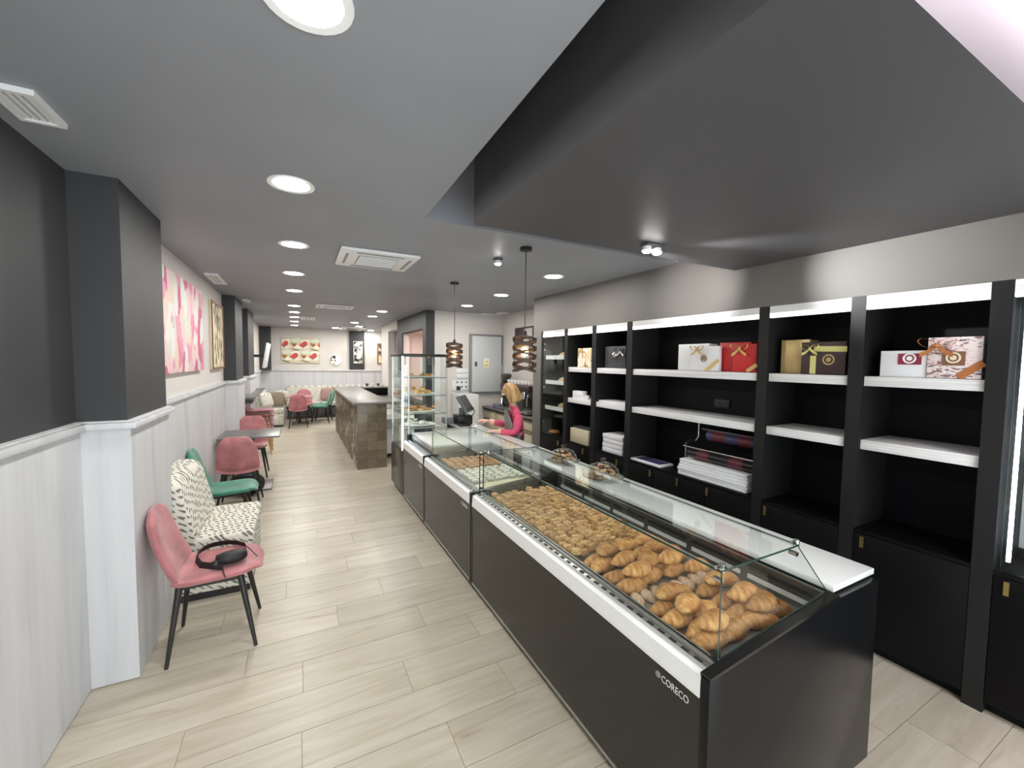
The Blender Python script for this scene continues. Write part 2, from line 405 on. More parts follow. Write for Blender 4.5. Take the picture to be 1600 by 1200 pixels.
# ceiling: slab with the opening over the counter
OX1, OX0 = .745, .655
ce = struct(MB().prism([(-1.25, YF), (OX0, YF), (OX1, 2.707), (-1.25, 2.707)], 'z', ZC, ZC+.12)
            .prism([(-1.25, 2.707), (5.4, 2.707), (5.4, YB+.1), (-1.25, YB+.1)], 'z', ZC, ZC+.12).build('ceiling', 'ceiling_paint'))
mb = MB().prism([(OX0-.08, YF), (OX0, YF), (OX1, 2.707), (OX1-.08, 2.707)], 'z', ZC+.12, 3.4).box(OX1-.08, 3.6, 2.707, 2.80, ZC+.12, 3.4)
mb.build('opening_side', 'ceiling_paint', ce)
MB().box(.5, 3.7, YF-.1, 2.8, 3.4, 3.5).build('opening_top', 'recess_white', ce)
bxo = struct(MB().box(.871, XS, .412, 2.155, 2.527, 3.4).build('ceiling_box', 'shaded_grey')); bxo.name = 'trim_1'
# left wall: dark near part, white recesses, dark pilasters, wainscot and rail
wl = struct(MB().box(-1.25, -.975, 2.9, YB+.1, 0, ZC).build('wall_left', 'white_wall'))
MB().box(-1.25, -1.012, YF-.1, 2.9, 0, ZC).build('dark_panel', 'dark_paint', wl)
PIL = [(2.895, 3.64, -.812), (7.40, 8.30, -.815), (9.2, 10.3, -.815)]
for a, b, x in PIL: MB().box(-1.1, x, a, b, RAIL-.01, ZC).build('pilaster', 'dark_paint', wl)
MB().box(-1.1, -.69, YB-.35, YB+.05, RAIL-.01, ZC).build('pilaster', 'dark_paint', wl)
segs = [(YF, 2.895, -.998), (2.895, 3.64, -.80), (3.64, 7.40, -.955), (7.40, 8.30, -.80), (8.30, 9.2, -.955), (9.2, 10.3, -.80), (10.3, YB, -.955)]
for a, b, x in segs:
    MB().box(-1.15, x, a, b, .004, RAIL-.03).build('wainscot_panel', 'wainscot', wl)
    e0 = .0 if x < -.9 else .028
    MB().box(-1.1, x+.03, a-e0, b+e0, RAIL-.045, RAIL-.012).box(-1.1, x+.018, a-e0*.5, b+e0*.5, RAIL-.012, RAIL).build('chair_rail', 'wainscot', wl, bevel=.006)
# back wall
wb = struct(MB().box(-1.25, 4.2, YB, YB+.15, 0, ZC).build('wall_back', 'white_wall'))
xs = [at(p, 540, 'y', YB).x for p in (545.5, 569)]
MB().box(xs[0], xs[1], YB-.05, YB, RAIL, ZC).build('pilaster', 'dark_paint', wb)
xj = [-1.0, at(541, 600, 'y', YB).x, 3.2]
for a, b in zip(xj, xj[1:]): MB().box(a+.002, b-.002, YB-.03, YB, .0, RAIL-.03).build('wainscot_panel', 'wainscot', wb)
MB().box(-1.0, 3.2, YB-.06, YB, RAIL-.045, RAIL).build('chair_rail', 'wainscot', wb, bevel=.006)
# right wall above and beyond the shelving
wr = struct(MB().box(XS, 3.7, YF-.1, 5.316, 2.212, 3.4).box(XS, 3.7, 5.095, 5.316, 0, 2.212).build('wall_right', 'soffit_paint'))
MB().box(3.53, 3.7, YF, 5.1, 0, 2.212).build('backing', 'navy_board', wr)
MB().box(3.66, 3.8, 5.316, 7.6, 0, ZC).build('side_wall', 'white_wall', wr)
MB().box(2.265, 3.8, 7.5, 7.62, 0, ZC).build('cross_wall', 'white_wall', wr)
# grey service wall with the hatch
gw = struct(MB().box(2.10, 2.265, 7.5, 7.72, 0, ZC).box(2.10, 2.13, 9.45, 9.60, 0, ZC).box(2.10, 2.265, 9.60, 9.93, 0, ZC).box(2.10, 2.265, 7.72, 9.45, 2.38, ZC).box(2.10, 2.265, 7.72, 9.45, 0, .95).build('wall_service', 'dark_paint'))
MB().box(3.2, 3.3, 7.62, 11.2, 0, ZC).box(2.265, 3.3, 9.6, 9.7, 0, ZC).box(2.132, 2.27, 9.46, 9.60, 0, 2.37).box(2.27, 3.2, 7.64, 9.6, 2.40, 2.46).build('store_wall', 'pink_wall', gw)
# white wall with a doorway
wp = struct(MB().box(2.08, 2.24, 10.95, 11.94, 0, ZC).box(2.08, 2.24, 9.93, 10.95, 2.50, ZC).box(2.24, 3.0, 11.0, 11.1, 0, ZC).build('wall_doorway', 'white_wall'))
MB().box(2.62, 2.75, 11.94, YB, 0, ZC).box(2.08, 2.75, 11.9, 11.94, 0, ZC).build('return_wall', 'white_wall', wp)
# shop front behind the camera: wall with a wide opening to the street
MB_f = MB().box(-1.25, 3.7, YF-.1, YF, 2.62, 3.4).box(-1.25, -.8, YF-.1, YF, 0, 2.62).box(2.95, 3.7, YF-.1, YF, 0, 2.62)
wf = struct(MB_f.build('wall_front', 'dark_paint'))
for x in (.2, 1.5): MB().box(x-.025, x+.025, YF-.08, YF-.03, 0, 2.62).build('mullion', 'black_metal', wf)
MB().box(-.8, 2.95, YF-.06, YF-.05, 0, 2.62).build('pane', 'glass', wf)

# ------------------------------------------------------------------ ceiling fittings
def downlight_mesh():
    a = MB().lathe([(.088, -.004), (.112, -.006), (.114, 0)], n=28, cap=False).mesh('ring', 'white_plastic', smooth=True)
    b = MB().lathe([(.001, -.003), (.088, -.003)], n=28, cap=False).mesh('lens', 'lamp_lens')
    return a, b
RING, LENS = downlight_mesh()
def downlight(x, y, label, group, z=ZC):
    t = thing('downlight', label, 'ceiling light', (x, y, z), group)
    inst('ring', RING, (x, y, z), parent=t); inst('lens', LENS, (x, y, z), parent=t)
row = [(480, -2), (455, 288), (459, 382), (459, 427), (460, 454), (459.5, 477.5), (460, 487.5), (460, 495.3), (460, 502), (460, 508)]
ords = ['nearest', 'second', 'third', 'fourth', 'fifth', 'sixth', 'seventh', 'eighth', 'ninth', 'farthest']
for n, q in zip(ords, row):
    p = at(*q, 'z', ZC); downlight(p.x, p.y, f'round white downlight, {n} of the long row above the aisle', 'aisle downlights')
for q, l in (((597, 486.5), 'round downlight over the near end of the tiled bar'), ((582, 494.3), 'round downlight over the middle of the tiled bar'),
             ((554, 504), 'round downlight over the far end of the tiled bar'), ((561, 510), 'round downlight in front of the far ceiling cassette'),
             ((579, 516.5), 'round downlight nearest the far right corner of the ceiling'), ((524, 512.3), 'round downlight beside the far cassette above the back bench')):
    p = at(*q, 'z', ZC); downlight(p.x, p.y, l, 'bar downlights')
for q, l in (((865, 432), 'round downlight nearest the grey wall over the shelves'), ((783, 461), 'round downlight above the worker, middle of three'), ((730, 477.5), 'round downlight near the electrical cabinet')):
    p = at(*q, 'z', ZC); downlight(p.x, p.y, l, 'counter downlights')
# swivel spots
def spot(x, y, z, label, heads):
    t = thing('spotlight', label, 'spotlight', (x, y, z))
    MB().box(x-.035*heads, x+.035*heads, y-.035, y+.035, z-.012, z).build('base_plate', 'shaded_grey', t, bevel=.004)
    for k in range(heads):
        hx = x+(k-(heads-1)/2)*.085
        h = MB().lathe([(.014, 0), (.026, -.006), (.03, -.03), (.03, -.034)], c=(hx, y, z-.012), n=16).build('head', 'white_plastic', t, smooth=True)
        MB().lathe([(.029, -.034), (.026, -.040), (.016, -.046), (.001, -.048)], c=(hx, y, z-.012), n=16, cap=False).build('lens', 'spot_lens', h)
        ld = bpy.data.lights.new('spot_beam', 'SPOT'); ld.energy = 160 if heads == 2 else 20; ld.spot_size = .75; ld.spot_blend = 1.0; ld.shadow_soft_size = .03
        lo = bpy.data.objects.new('spot_beam', ld); COL.objects.link(lo); lo.parent = h; lo.location = Vector((hx, y, z-.075))-ROOT[h.name]
        tg = (at(1092, 454, 'x', XS), at(1390, 414, 'x', XS))[k] if heads == 2 else Vector((x-.3, y+.2, 0))
        lo.rotation_euler = (tg-Vector((hx, y, z-.075))).to_track_quat('-Z', 'Y').to_euler()
p = at(1019, 382, 'z', 2.527); spot(p.x, p.y, 2.527, 'twin white spotlight under the dropped ceiling box', 2)
p = at(778, 404, 'z', ZC); spot(p.x, p.y, ZC, 'small white spotlight between the pendant lamps', 1)
# added fill lights: raised opening near the entrance, store room
downlight(2.2, -.5, 'added unseen downlight brightening the raised white ceiling by the entrance', 'added entrance downlights', 3.4)  # unseen lamp added to brighten the recess
lone(MB().box(.95, 3.05, .35, .405, 2.96, 3.0), 'fill_strip', 'fill_glow', 'added glowing strip brightening the recess above the dropped ceiling box', 'light strip')  # unseen glowing strip, put in to light the recess ceiling
downlight(2.75, 8.5, 'added unseen downlight brightening the store room behind the hatch', 'added store downlights', 2.40)  # unseen lamp added so the hatch interior is not dark
# ceiling cassettes
def cassette(quad, label, detail=True):
    P = [at(*q, 'z', ZC) for q in quad]; x0 = min(p.x for p in P); x1 = max(p.x for p in P); y0 = min(p.y for p in P); y1 = max(p.y for p in P)
    t = thing('ceiling_cassette', label, 'air conditioner', ((x0+x1)/2, (y0+y1)/2, ZC))
    MB().box(x0, x1, y0, y1, ZC-.028, ZC).build('panel', 'white_plastic', t, bevel=.012)
    cx, cy, w, h = (x0+x1)/2, (y0+y1)/2, (x1-x0), (y1-y0)
    g = MB().box(cx-w*.26, cx+w*.26, cy-h*.26, cy+h*.26, ZC-.032, ZC-.028).build('grille', 'grey_plastic', t)
    if detail:
        for k in range(9):
            yy = cy-h*.24+h*.48*k/8; MB().box(cx-w*.25, cx+w*.25, yy-.006, yy+.006, ZC-.038, ZC-.031).build('slat', 'white_plastic', g)
    for a in ((cx-w*.3, cx+w*.3, cy-h*.42, cy-h*.37), (cx-w*.3, cx+w*.3, cy+h*.37, cy+h*.42), (cx-w*.42, cx-w*.39, cy-h*.3, cy+h*.3), (cx+w*.39, cx+w*.42, cy-h*.3, cy+h*.3)):
        MB().box(*a, ZC-.031, ZC-.02).build('air_flap', 'grey_plastic', t)
cassette(((534, 383), (657, 400), (632, 420.5), (523, 409)), 'square white ceiling cassette nearest the camera, with slatted centre grille')
cassette(((494, 474), (553, 479), (546, 482), (493, 478)), 'square white ceiling cassette halfway down the aisle')
cassette(((533, 511.5), (557, 511), (570, 513.5), (541, 515)), 'far white ceiling cassette in front of the back wall', False)
def ceil_vent(quad, label, n=4, along='x'):
    P = [at(*q, 'z', ZC) for q in quad]; x0 = min(p.x for p in P); x1 = max(p.x for p in P); y0 = min(p.y for p in P); y1 = max(p.y for p in P)
    t = thing('ceiling_vent', label, 'air vent', ((x0+x1)/2, (y0+y1)/2, ZC))
    fw = min(x1-x0, y1-y0)*.14
    MB().box(x0, x1, y0, y0+fw, ZC-.02, ZC).box(x0, x1, y1-fw, y1, ZC-.02, ZC).box(x0, x0+fw, y0+fw, y1-fw, ZC-.02, ZC).box(x1-fw, x1, y0+fw, y1-fw, ZC-.02, ZC).build('frame', 'white_plastic', t)
    MB().box(x0+fw, x1-fw, y0+fw, y1-fw, ZC-.004, ZC).build('backing', 'grey_plastic', t)
    for k in range(n):
        u = (k+.5)/n; 
        xx = x0+fw+(x1-x0-2*fw)*u; s = (x1-x0-2*fw)/n*.3
        MB().box(xx-s, xx+s, y0+fw, y1-fw, ZC-.016, ZC-.006).build('slat', 'white_plastic', t)
ceil_vent(((-14, 128), (45, 139), (104, 193), (32, 180)), 'white slatted vent in the dark ceiling at the left edge', 4)
ceil_vent(((323, 428), (341, 428), (349, 436), (335, 441)), 'small white vent plate above the two left wall pictures', 3)
ceil_vent(((381, 468), (390, 468), (391, 471.5), (382, 471)), 'small white vent plate beside the second dark pilaster', 3)
ceil_vent(((471, 494.5), (493, 495.5), (491, 499), (474, 498.5)), 'small white vent plate beside the row of aisle downlights', 3)
ceil_vent(((754, 489.3), (779, 491.3), (776, 492.8), (757, 491.4)), 'small white vent plate above the electrical cabinet', 3)
ceil_vent(((782, 487.3), (796, 488.3), (789, 490), (779, 489.5)), 'tiny white vent plate by the corner above the coffee machine', 2)
# pendants
def pendant(x, y, label):
    t = thing('pendant_lamp', label, 'pendant lamp', (x, y, ZC), 'slatted pendant lamps')
    MB().lathe([(.05, 0), (.05, -.025), (.012, -.028)], c=(x, y, ZC), n=18).build('canopy', 'black_metal', t, smooth=True)
    MB().cyl((x, y, ZC-.02), (x, y, 2.03), .004, n=6).build('cord', 'black_metal', t)
    MB().lathe([(.012, 2.03), (.02, 2.0), (.045, 1.985), (.05, 1.965)], c=(x, y, 0), n=14).build('socket', 'pendant_wood', t, smooth=True)
    zt, zb, R = 1.975, 1.705, .1; n = 9
    sh = thing('shade', '', ''); del sh['label'], sh['category']; sh.parent = t; sh.location = (0, 0, 0); ROOT[sh.name] = ROOT[t.name]
    for k in range(n):
        z = zt-(zt-zb)*k/(n-1); z = z if k < n-1 else zb+.006
        a = .05*(1 if k % 2 else -1)
        m = MB()
        N = 28; vs = []
        for i in range(N):
            th = 2*math.pi*i/N; dz = .010*math.sin(2*th+(math.pi if k % 2 else 0))
            for r, h in ((R, -.008), (R, .008), (R-.026, .008), (R-.026, -.008)): vs.append((x+r*math.cos(th), y+r*math.sin(th), z+h+dz))
        m.add(vs, [(i*4+j, ((i+1) % N)*4+j, ((i+1) % N)*4+(j+1) % 4, i*4+(j+1) % 4) for i in range(N) for j in range(4)])
        m.build('slat', 'pendant_wood', sh)
    MB().ball((x, y, 1.86), .032, sc=(1, 1, 1.25)).build('bulb', 'bulb_warm', t, smooth=True)
    for k in range(3):
        th = 2*math.pi*k/3+.5; MB().cyl((x+.085*math.cos(th), y+.085*math.sin(th), zb), (x+.085*math.cos(th), y+.085*math.sin(th), zt), .004, n=6).build('rod', 'pendant_wood', t)
p = at(822, 387, 'z', ZC); pendant(p.x, p.y, 'slatted brown pendant lamp with warm bulb, the larger nearer one')
p = at(710.5, 441.5, 'z', ZC); pendant(p.x, p.y, 'slatted brown pendant lamp with warm bulb, beside the glass tower')
# ------------------------------------------------------------------ refrigerated counters
XF = 1.167
TXT = {}
def text_mesh(s, size):
    if (s, size) in TXT: return TXT[(s, size)]
    cu = bpy.data.curves.new('txt', 'FONT'); cu.body = s; cu.size = size; cu.extrude = .0006; cu.align_x = 'CENTER'; cu.align_y = 'CENTER'
    o = bpy.data.objects.new('txt', cu); COL.objects.link(o)
    dg = bpy.context.evaluated_depsgraph_get(); me = bpy.data.meshes.new_from_object(o.evaluated_get(dg)); bpy.data.objects.remove(o)
    TXT[(s, size)] = me; return me
def letter(s, size, loc, rot, mat, parent, name='lettering', sx=1):
    me = text_mesh(s, size).copy(); me.materials.clear(); me.materials.append(MATS[mat])
    return inst(name, me, loc, rot, parent, (sx, 1, 1))
def pane(parent, poly, axis, a, b, name='glass_pane'):
    """thin glass plate; broad faces clear, rim green"""
    m = MB().prism(poly, axis, a, b); n = len(poly); m.mi = [0, 0]+[1]*n
    return m.build(name, ['glass', 'glass_edge'], parent)
def case(y0, y1, label, zg, glass=True, logo=True, gy0=None):
    t = thing('display_case', label, 'display case', ((XF+2.28)/2, (y0+y1)/2, 0))
    MB().box(1.21, 2.25, y0+.02, y1-.02, 0, .07).build('plinth', 'black_metal', t)
    MB().box(1.185, 2.28, y0+.036, y1, .07, .692).build('body', 'dark_end', t)
    fp = MB().box(XF, 1.186, y0+.034, y1-.006, .085, .678).build('front_panel', 'dark_panel', t)
    MB().box(XF-.002, 1.19, y0, y1-.004, .068, .084).build('trim_strip', 'steel', t)
    if logo:
        letter('CORECO', .036, (XF-.001, y0+.138, .630), (math.pi/2, 0, -math.pi/2), 'print_silver', fp, sx=.80)
        MB().cyl((XF-.002, y0+.213, .634), (XF, y0+.213, .634), .012, n=18).build('emblem', 'grey_plastic', fp)
    MB().prism([(XF-.006, .678), (XF-.006, .692), (XF, .752), (XF+.012, .762), (XF+.02, .762), (XF+.02, .678)], 'y', y0+.036, y1-.012).build('bumper_strip', 'white_lam', t)
    # black end cheeks with a sloping upper edge
    for a, b in ((y0, y0+.034), (y1-.012, y1)):
        MB().prism([(XF-.004, .07), (XF-.004, .764), (1.255, .774), (1.945, .842), (1.966, .831), (2.283, .831), (2.283, .0), (1.21, .0)], 'y', a, b).build('end_panel', 'dark_end' if a == y0 else 'black_gloss', t, bevel=.002)
    MB().prism([(XF-.004, .758), (XF-.004, .768), (1.255, .778), (1.945, .846), (1.945, .834), (1.255, .766)], 'y', y0-.002, y0+.036).build('edge_moulding', 'black_gloss', t)
    led = MB().prism([(XF+.02, .70), (XF+.02, .764), (1.196, .77), (1.205, .76), (1.228, .762), (1.232, .772), (1.262, .772), (1.262, .70)], 'y', y0+.036, y1-.012).build('steel_ledge', 'steel', t)
    sl = MB(); n = int((y1-y0)/.055)
    for k in range(n): yy = y0+.07+k*.055; sl.box(1.209, 1.222, yy, yy+.03, .7605, .7625)
    if glass: o = sl.build('vent_slots', 'slot_dark', t); o['kind'] = 'stuff'
    if glass:
        MB().box(1.262, 1.95, y0+.036, y1-.012, .692, .72).build('deck', 'steel_soft', t)
        gp = MB().box(1.935, 1.955, y0+.036, y1-.012, .722, .831).build('rear_grille', 'dark_steel', t)
        L = y1-y0-.12; k = max(1, round(L/.32))
        for i in range(k):
            a = y0+.07+L*i/k
            MB().box(1.930, 1.936, a+.02, a+L/k-.02, .79, .806).build('slot', 'slot_dark', gp)
            MB().box(1.928, 1.936, a+.02, a+L/k-.02, .745, .765).build('slot', 'white_lam', gp)
        MB().box(1.90, 1.935, y0+.036, y1-.012, .705, .718).build('rear_ledge', 'steel', t)
        g0 = y0+.034 if gy0 is None else gy0
        pane(t, [(g0, .772), (y1-.02, .772), (y1-.02, zg), (g0, zg)], 'x', 1.244, 1.252, 'front_glass')
        pane(t, [(1.246, g0), (1.70, g0), (1.70, y1-.02), (1.246, y1-.02)], 'z', zg, zg+.008, 'top_glass')
        for yy in (g0, y1-.026): pane(t, [(1.252, .778), (1.252, zg), (1.70, zg), (1.93, .848)], 'y', yy, yy+.006, 'side_glass')
        for yy in (g0, y1-.02):
            for x, z in ((1.249, zg), (1.69, zg)):
                s = 1 if yy == g0 else -1
                MB().cyl((x+.03, yy+s*.02, z-.012), (x+.03, yy+s*.02, z+.014), .011).cyl((x-.005, yy+s*.02, z+.01), (x+.04, yy+s*.02, z+.01), .006).cyl((x+.004, yy+s*.0, z-.03), (x+.004, yy+s*.03, z-.03), .009).build('glass_clamp', 'chrome', t, smooth=True)
        for yy in (y0+.06, y1-.06): MB().cyl((1.27, yy, .70), (1.27, yy, .785), .016).build('glass_foot', 'black_plastic', t, smooth=True)
    return t
case(.832, 2.882, 'longest black display case, nearest the camera, full of croissants and small pastries', 1.084)
case(2.894, 4.220, 'middle glass display case with peach and sugar-white cakes on trays', 1.05)
tc = case(4.232, 5.196, 'plain counter unit with closed white top beside the glass tower', 0, glass=False)
MB().box(1.285, 1.96, 4.30, 5.18, .69, .835).build('upstand', 'steel_soft', tc)
MB().box(1.278, 1.965, 4.295, 5.19, .835, .861).build('white_top', 'white_gloss', tc, bevel=.003)
# low plinth under the tower
td = thing('counter_base', 'low black base unit at the far end of the counter, under the glass tower', 'counter', (1.6, 5.57, 0))
MB().box(1.21, 1.95, 5.22, 5.92, 0, .07).build('plinth', 'black_metal', td)
MB().box(XF, 1.97, 5.204, 5.945, .07, .60).build('body', 'dark_panel', td, bevel=.002)
# white worktop along the back
lone(MB().box(1.97, 2.318, .862, 5.95, .834, .861), 'worktop', 'white_gloss', 'long white worktop running behind the display cases', 'worktop', bevel=.003)
sb = thing('service_base', 'dark cabinet base carrying the white worktop behind the glass tower', 'cabinet', (2.1, 5.57, 0))
MB().box(1.985, 2.28, 5.21, 5.93, 0, .833).build('body', 'dark_end', sb)
# glass tower
tw = thing('glass_tower', 'tall lit glass display tower with pastry shelves', 'display case', (1.46, 5.57, .60))
TX0, TX1, TY0, TY1 = 1.172, 1.76, 5.25, 5.90
MB().box(TX0-.02, TX1+.02, TY0-.03, TY1+.01, 1.825, 1.86).build('top_cap', 'black_metal', tw, bevel=.003)
MB().box(TX0-.01, TX1+.01, TY0-.01, TY1, .60, .63).build('foot_frame', 'black_metal', tw)
pane(tw, [(TX0, .63), (TX1, .63), (TX1, 1.825), (TX0, 1.825)], 'y', TY0, TY0+.006, 'side_glass')
pane(tw, [(TX0, .63), (TX1, .63), (TX1, 1.825), (TX0, 1.825)], 'y', TY1-.006, TY1, 'side_glass')
pane(tw, [(TY0+.02, .63), (TY1-.02, .63), (TY1-.02, 1.825), (TY0+.02, 1.825)], 'x', TX0, TX0+.006, 'front_glass')
MB().box(TX0-.006, TX0+.012, TY0, TY0+.024, .63, 1.825).build('led_profile', 'led_white', tw)
MB().box(TX0-.004, TX0+.010, TY1-.03, TY1-.01, .63, 1.825).build('corner_profile', 'steel', tw)
MB().cyl((TX0+.08, TY0-.01, .80), (TX0+.08, TY0-.01, 1.825), .008).build('rod', 'steel', tw, smooth=True)
MB().cyl((TX0+.08, TY0-.012, .77), (TX0+.08, TY0-.012, .83), .035, n=18).build('rod_foot', 'black_plastic', tw, smooth=True)
for yy in (TY0+.02, TY1-.02): MB().cyl((TX1-.01, yy, .63), (TX1-.01, yy, 1.825), .006).build('rod', 'steel', tw, smooth=True)
TSH = [1.555, 1.32, 1.085, .90]
for z in TSH: pane(tw, [(TX0+.01, TY0+.01), (TX1-.01, TY0+.01), (TX1-.01, TY1-.01), (TX0+.01, TY1-.01)], 'z', z-.008, z, 'shelf')
for z in TSH: MB().box(TX0+.012, TX0+.018, TY0+.02, TY1-.02, z-.018, z-.009).build('shelf_edge', 'white_lam', tw)

# ------------------------------------------------------------------ wall shelving
POSTS = [(5.045, 5.09), (4.441, 4.515), (3.862, 3.938), (3.274, 3.354), (1.862, 1.939), (1.275, 1.352), (.682, .759), (-.05, .025)]
ZB = .755
BAY = []
blab = ['black shelving bay with glass door and white bread trays, farthest from the camera', 'narrow black shelving bay with a photo-printed box and a cream bag', 'narrow black shelving bay with a stack of white boxes at the bottom',
        'widest black shelving bay, with red and white gift boxes and paper rolls', 'black shelving bay with gold and dark brown gift boxes', 'black shelving bay with a copper-ribboned box and white bag', 'lit glass-fronted shelving bay at the right edge']
doors = [[(5.045, 4.515, 4.60)], [(4.441, 3.938, 4.053)], [(3.862, 3.354, 3.446)], [(3.274, 2.93, 2.963), (2.93, 2.35, 2.63), (2.35, 1.939, 2.318)], [(1.862, 1.352, 1.822)], [(1.275, .759, 1.222)], [(.682, .025, .63)]]
for i in range(7):
    yh, yl = POSTS[i][0], POSTS[i+1][1]
    t = thing('shelving_bay', blab[i], 'shelving', (3.3, (yh+yl)/2, 0)); BAY.append(t)
    po = POSTS[i+1]
    MB().box(XS, 3.52, po[0], po[1], .0, 2.212).build('side_post', 'post_board' if i < 6 else 'navy_board', t)
    if i == 0: MB().box(XS, 3.52, 5.045, 5.09, 0, 2.212).build('side_post', 'post_board', t)
    MB().box(3.50, 3.52, yl, yh, .08, 2.212).build('back_panel', 'navy_board', t)
    MB().box(XS+.02, 3.5, yl, yh, 2.19, 2.21).build('top_board', 'black_board', t)
    v = MB().box(XS+.001, XS+.02, yl, yh, 2.128, 2.21).build('valance', 'shelf_wood', t)
    MB().box(XS-.001, XS+.03, yl+.002, yh-.002, 2.126, 2.158).build('led_strip', 'led_soft', v)
    if 0 < i < 6:
        for z in (1.716, 1.319): MB().box(XS+.018, 3.5, yl+.003, yh-.003, z-.06, z).build('shelf', 'shelf_wood', t, bevel=.002)
    MB().box(XS+.004, 3.5, yl, yh, ZB-.02, ZB).build('base_board', 'black_board', t)
    MB().box(XS+.05, 3.5, yl, yh, 0, .07).build('plinth', 'black_board', t)
    for (a, b, hy) in doors[i]:
        d = MB().box(XS+.002, XS+.022, b+.003, a-.003, .06, ZB-.024).build('door', 'black_board', t, bevel=.0015)
        hz = .688
        MB().box(XS-.022, XS-.014, hy-.009, hy+.009, hz-.034, hz+.034).cyl((XS-.016, hy, hz), (XS+.004, hy, hz), .005, n=8).build('handle', 'brass', d)
# glass door bays
def trayshelf(t, yl, yh, z):
    return MB().prism([(3.14, z), (3.14, z+.055), (3.155, z+.055), (3.165, z+.015), (3.46, z+.015), (3.46, z)], 'y', yl+.02, yh-.02).build('tray', 'white_lam', t)
t = BAY[0]
for z in (1.815, 1.47, 1.11): trayshelf(t, 4.515, 5.03, z)
g = pane(t, [(4.52, ZB+.01), (5.04, ZB+.01), (5.04, 2.12), (4.52, 2.12)], 'x', XS+.004, XS+.009, 'glass_door')
for z in (2.03, 1.95, 1.42, .93): MB().cyl((XS+.0, 5.0, z), (XS+.03, 5.0, z), .012).build('hinge', 'chrome', g, smooth=True)
t = BAY[6]
pane(t, [(.03, ZB+.01), (.66, ZB+.01), (.66, 2.12), (.03, 2.12)], 'x', XS+.004, XS+.009, 'glass_door')
for z in (1.78, 1.48, 1.13): trayshelf(t, .025, .60, z)
MB().box(XS+.012, XS+.028, .632, .645, ZB+.06, 2.12).build('led_profile', 'led_white', t)
MB().box(3.49, 3.499, .03, .68, .8, 2.12).build('light_back', 'grey_door', t)

# ------------------------------------------------------------------ goods on the shelves
def on(px, xp, z=1.2): return at(px, 600, 'x', xp).y
def gift(px0, px1, py, z0, mat, label, cat='gift box', x=3.15, d=.10, group=None, name='gift_box', lid=True):
    a = at(px0, py, 'x', x); b = at(px1, py, 'x', x); zt = (a.z+b.z)/2
    t = thing(name, label, cat, (x+d/2, (a.y+b.y)/2, z0), group)
    y0, y1 = min(a.y, b.y), max(a.y, b.y)
    for i_ in range(7):
        if POSTS[i_+1][1] < (y0+y1)/2 < POSTS[i_][0]: y0, y1 = max(y0, POSTS[i_+1][1]+.006), min(y1, POSTS[i_][0]-.006)
    MB().box(x+(.012 if lid else 0), x+d, y0+.002, y1-.002, z0, zt-.002).build('body', mat, t, bevel=.002)
    if lid: MB().box(x, x+.03, y0, y1, z0+.002, zt).build('lid', mat, t, bevel=.002)
    t['f'] = x; t['y0'] = y0; t['y1'] = y1; t['zt'] = zt
    return t
def bow(t, py, pz, x, mat, s=.05, tilt=0):
    b = thing('bow', '', ''); del b['label'], b['category']; b.parent = t; b.location = (0, 0, 0); ROOT[b.name] = ROOT[t.name]
    c = Vector((x-.012, py, pz))
    def P(u, v, w=0):
        cu, sv = math.cos(tilt), math.sin(tilt); return c+Vector((-w, -(u*cu-v*sv), u*sv+v*cu))
    for sg in (-1, 1):
        m = MB(); vs = []; N = 14
        for k in range(N):
            th = 2*math.pi*k/N; u = sg*(s*.55-s*.55*math.cos(th)); v = s*.34*math.sin(th)+abs(u)*.35
            for e in (-.009, .009): vs.append(P(u, v, .010+e*1.0+abs(u)*.05))
        m.add(vs, [(2*k, 2*((k+1) % N), 2*((k+1) % N)+1, 2*k+1) for k in range(N)]); m.build('loop', mat, b)
        m = MB(); w = s*.18
        pts = [P(0, 0, .012), P(sg*s*.5, -s*.5, .008), P(sg*s*.95, -s*.75, .012)]
        vs = []
        for p in pts: vs += [p+Vector((0, 0, w)), p-Vector((0, 0, w)), p+Vector((-.002, 0, w)), p+Vector((-.002, 0, -w))]
        m.add(vs, [(0, 1, 5, 4), (2, 6, 7, 3), (4, 5, 9, 8), (6, 10, 11, 7)]); m.build('tail', mat, b)
    MB().ball(c+Vector((-.008, 0, 0)), s*.2, 8, 6).build('knot', mat, b, smooth=True)
def band(t, x, p, q, w, mat):
    p, q = Vector((0, p[0], p[1])), Vector((0, q[0], q[1])); n = (q-p).normalized(); n = Vector((0, -n.z, n.y))*w/2
    vs = [Vector((x-.003, v.y, v.z)) for v in (p-n, p+n, q+n, q-n)]+[Vector((x, v.y, v.z)) for v in (p-n, p+n, q+n, q-n)]
    MB().add(vs, [(0, 1, 2, 3), (4, 7, 6, 5), (0, 4, 5, 1), (1, 5, 6, 2), (2, 6, 7, 3), (3, 7, 4, 0)]).build('ribbon', mat, t)
def seal(t, px, py, x, r, m1, m2, plate=None):
    c = at(px, py, 'x', x)
    if plate: MB().box(x-.003, x, c.y-plate[1], c.y+plate[1], c.z-plate[2], c.z+plate[3]).build('label_plate', plate[0], t)
    s = MB().lathe([(r*.72, 0), (r, 0), (r, .003), (r*.72, .003)], n=24, cap=False)
    s.f += [(k+72, (k+1) % 24+72, (k+1) % 24, k) for k in range(24)]; s.mi += [0]*24
    s.lathe([(.0005, 0), (r*.45, 0), (r*.45, .003), (.0005, .003)], n=16)
    R = Matrix.Rotation(-math.pi/2, 4, 'Y'); s.v = [tuple(R@Vector(v)+Vector((x-.003, c.y, c.z))) for v in s.v]
    s.build('crest', m1, t)
Z1 = 1.717
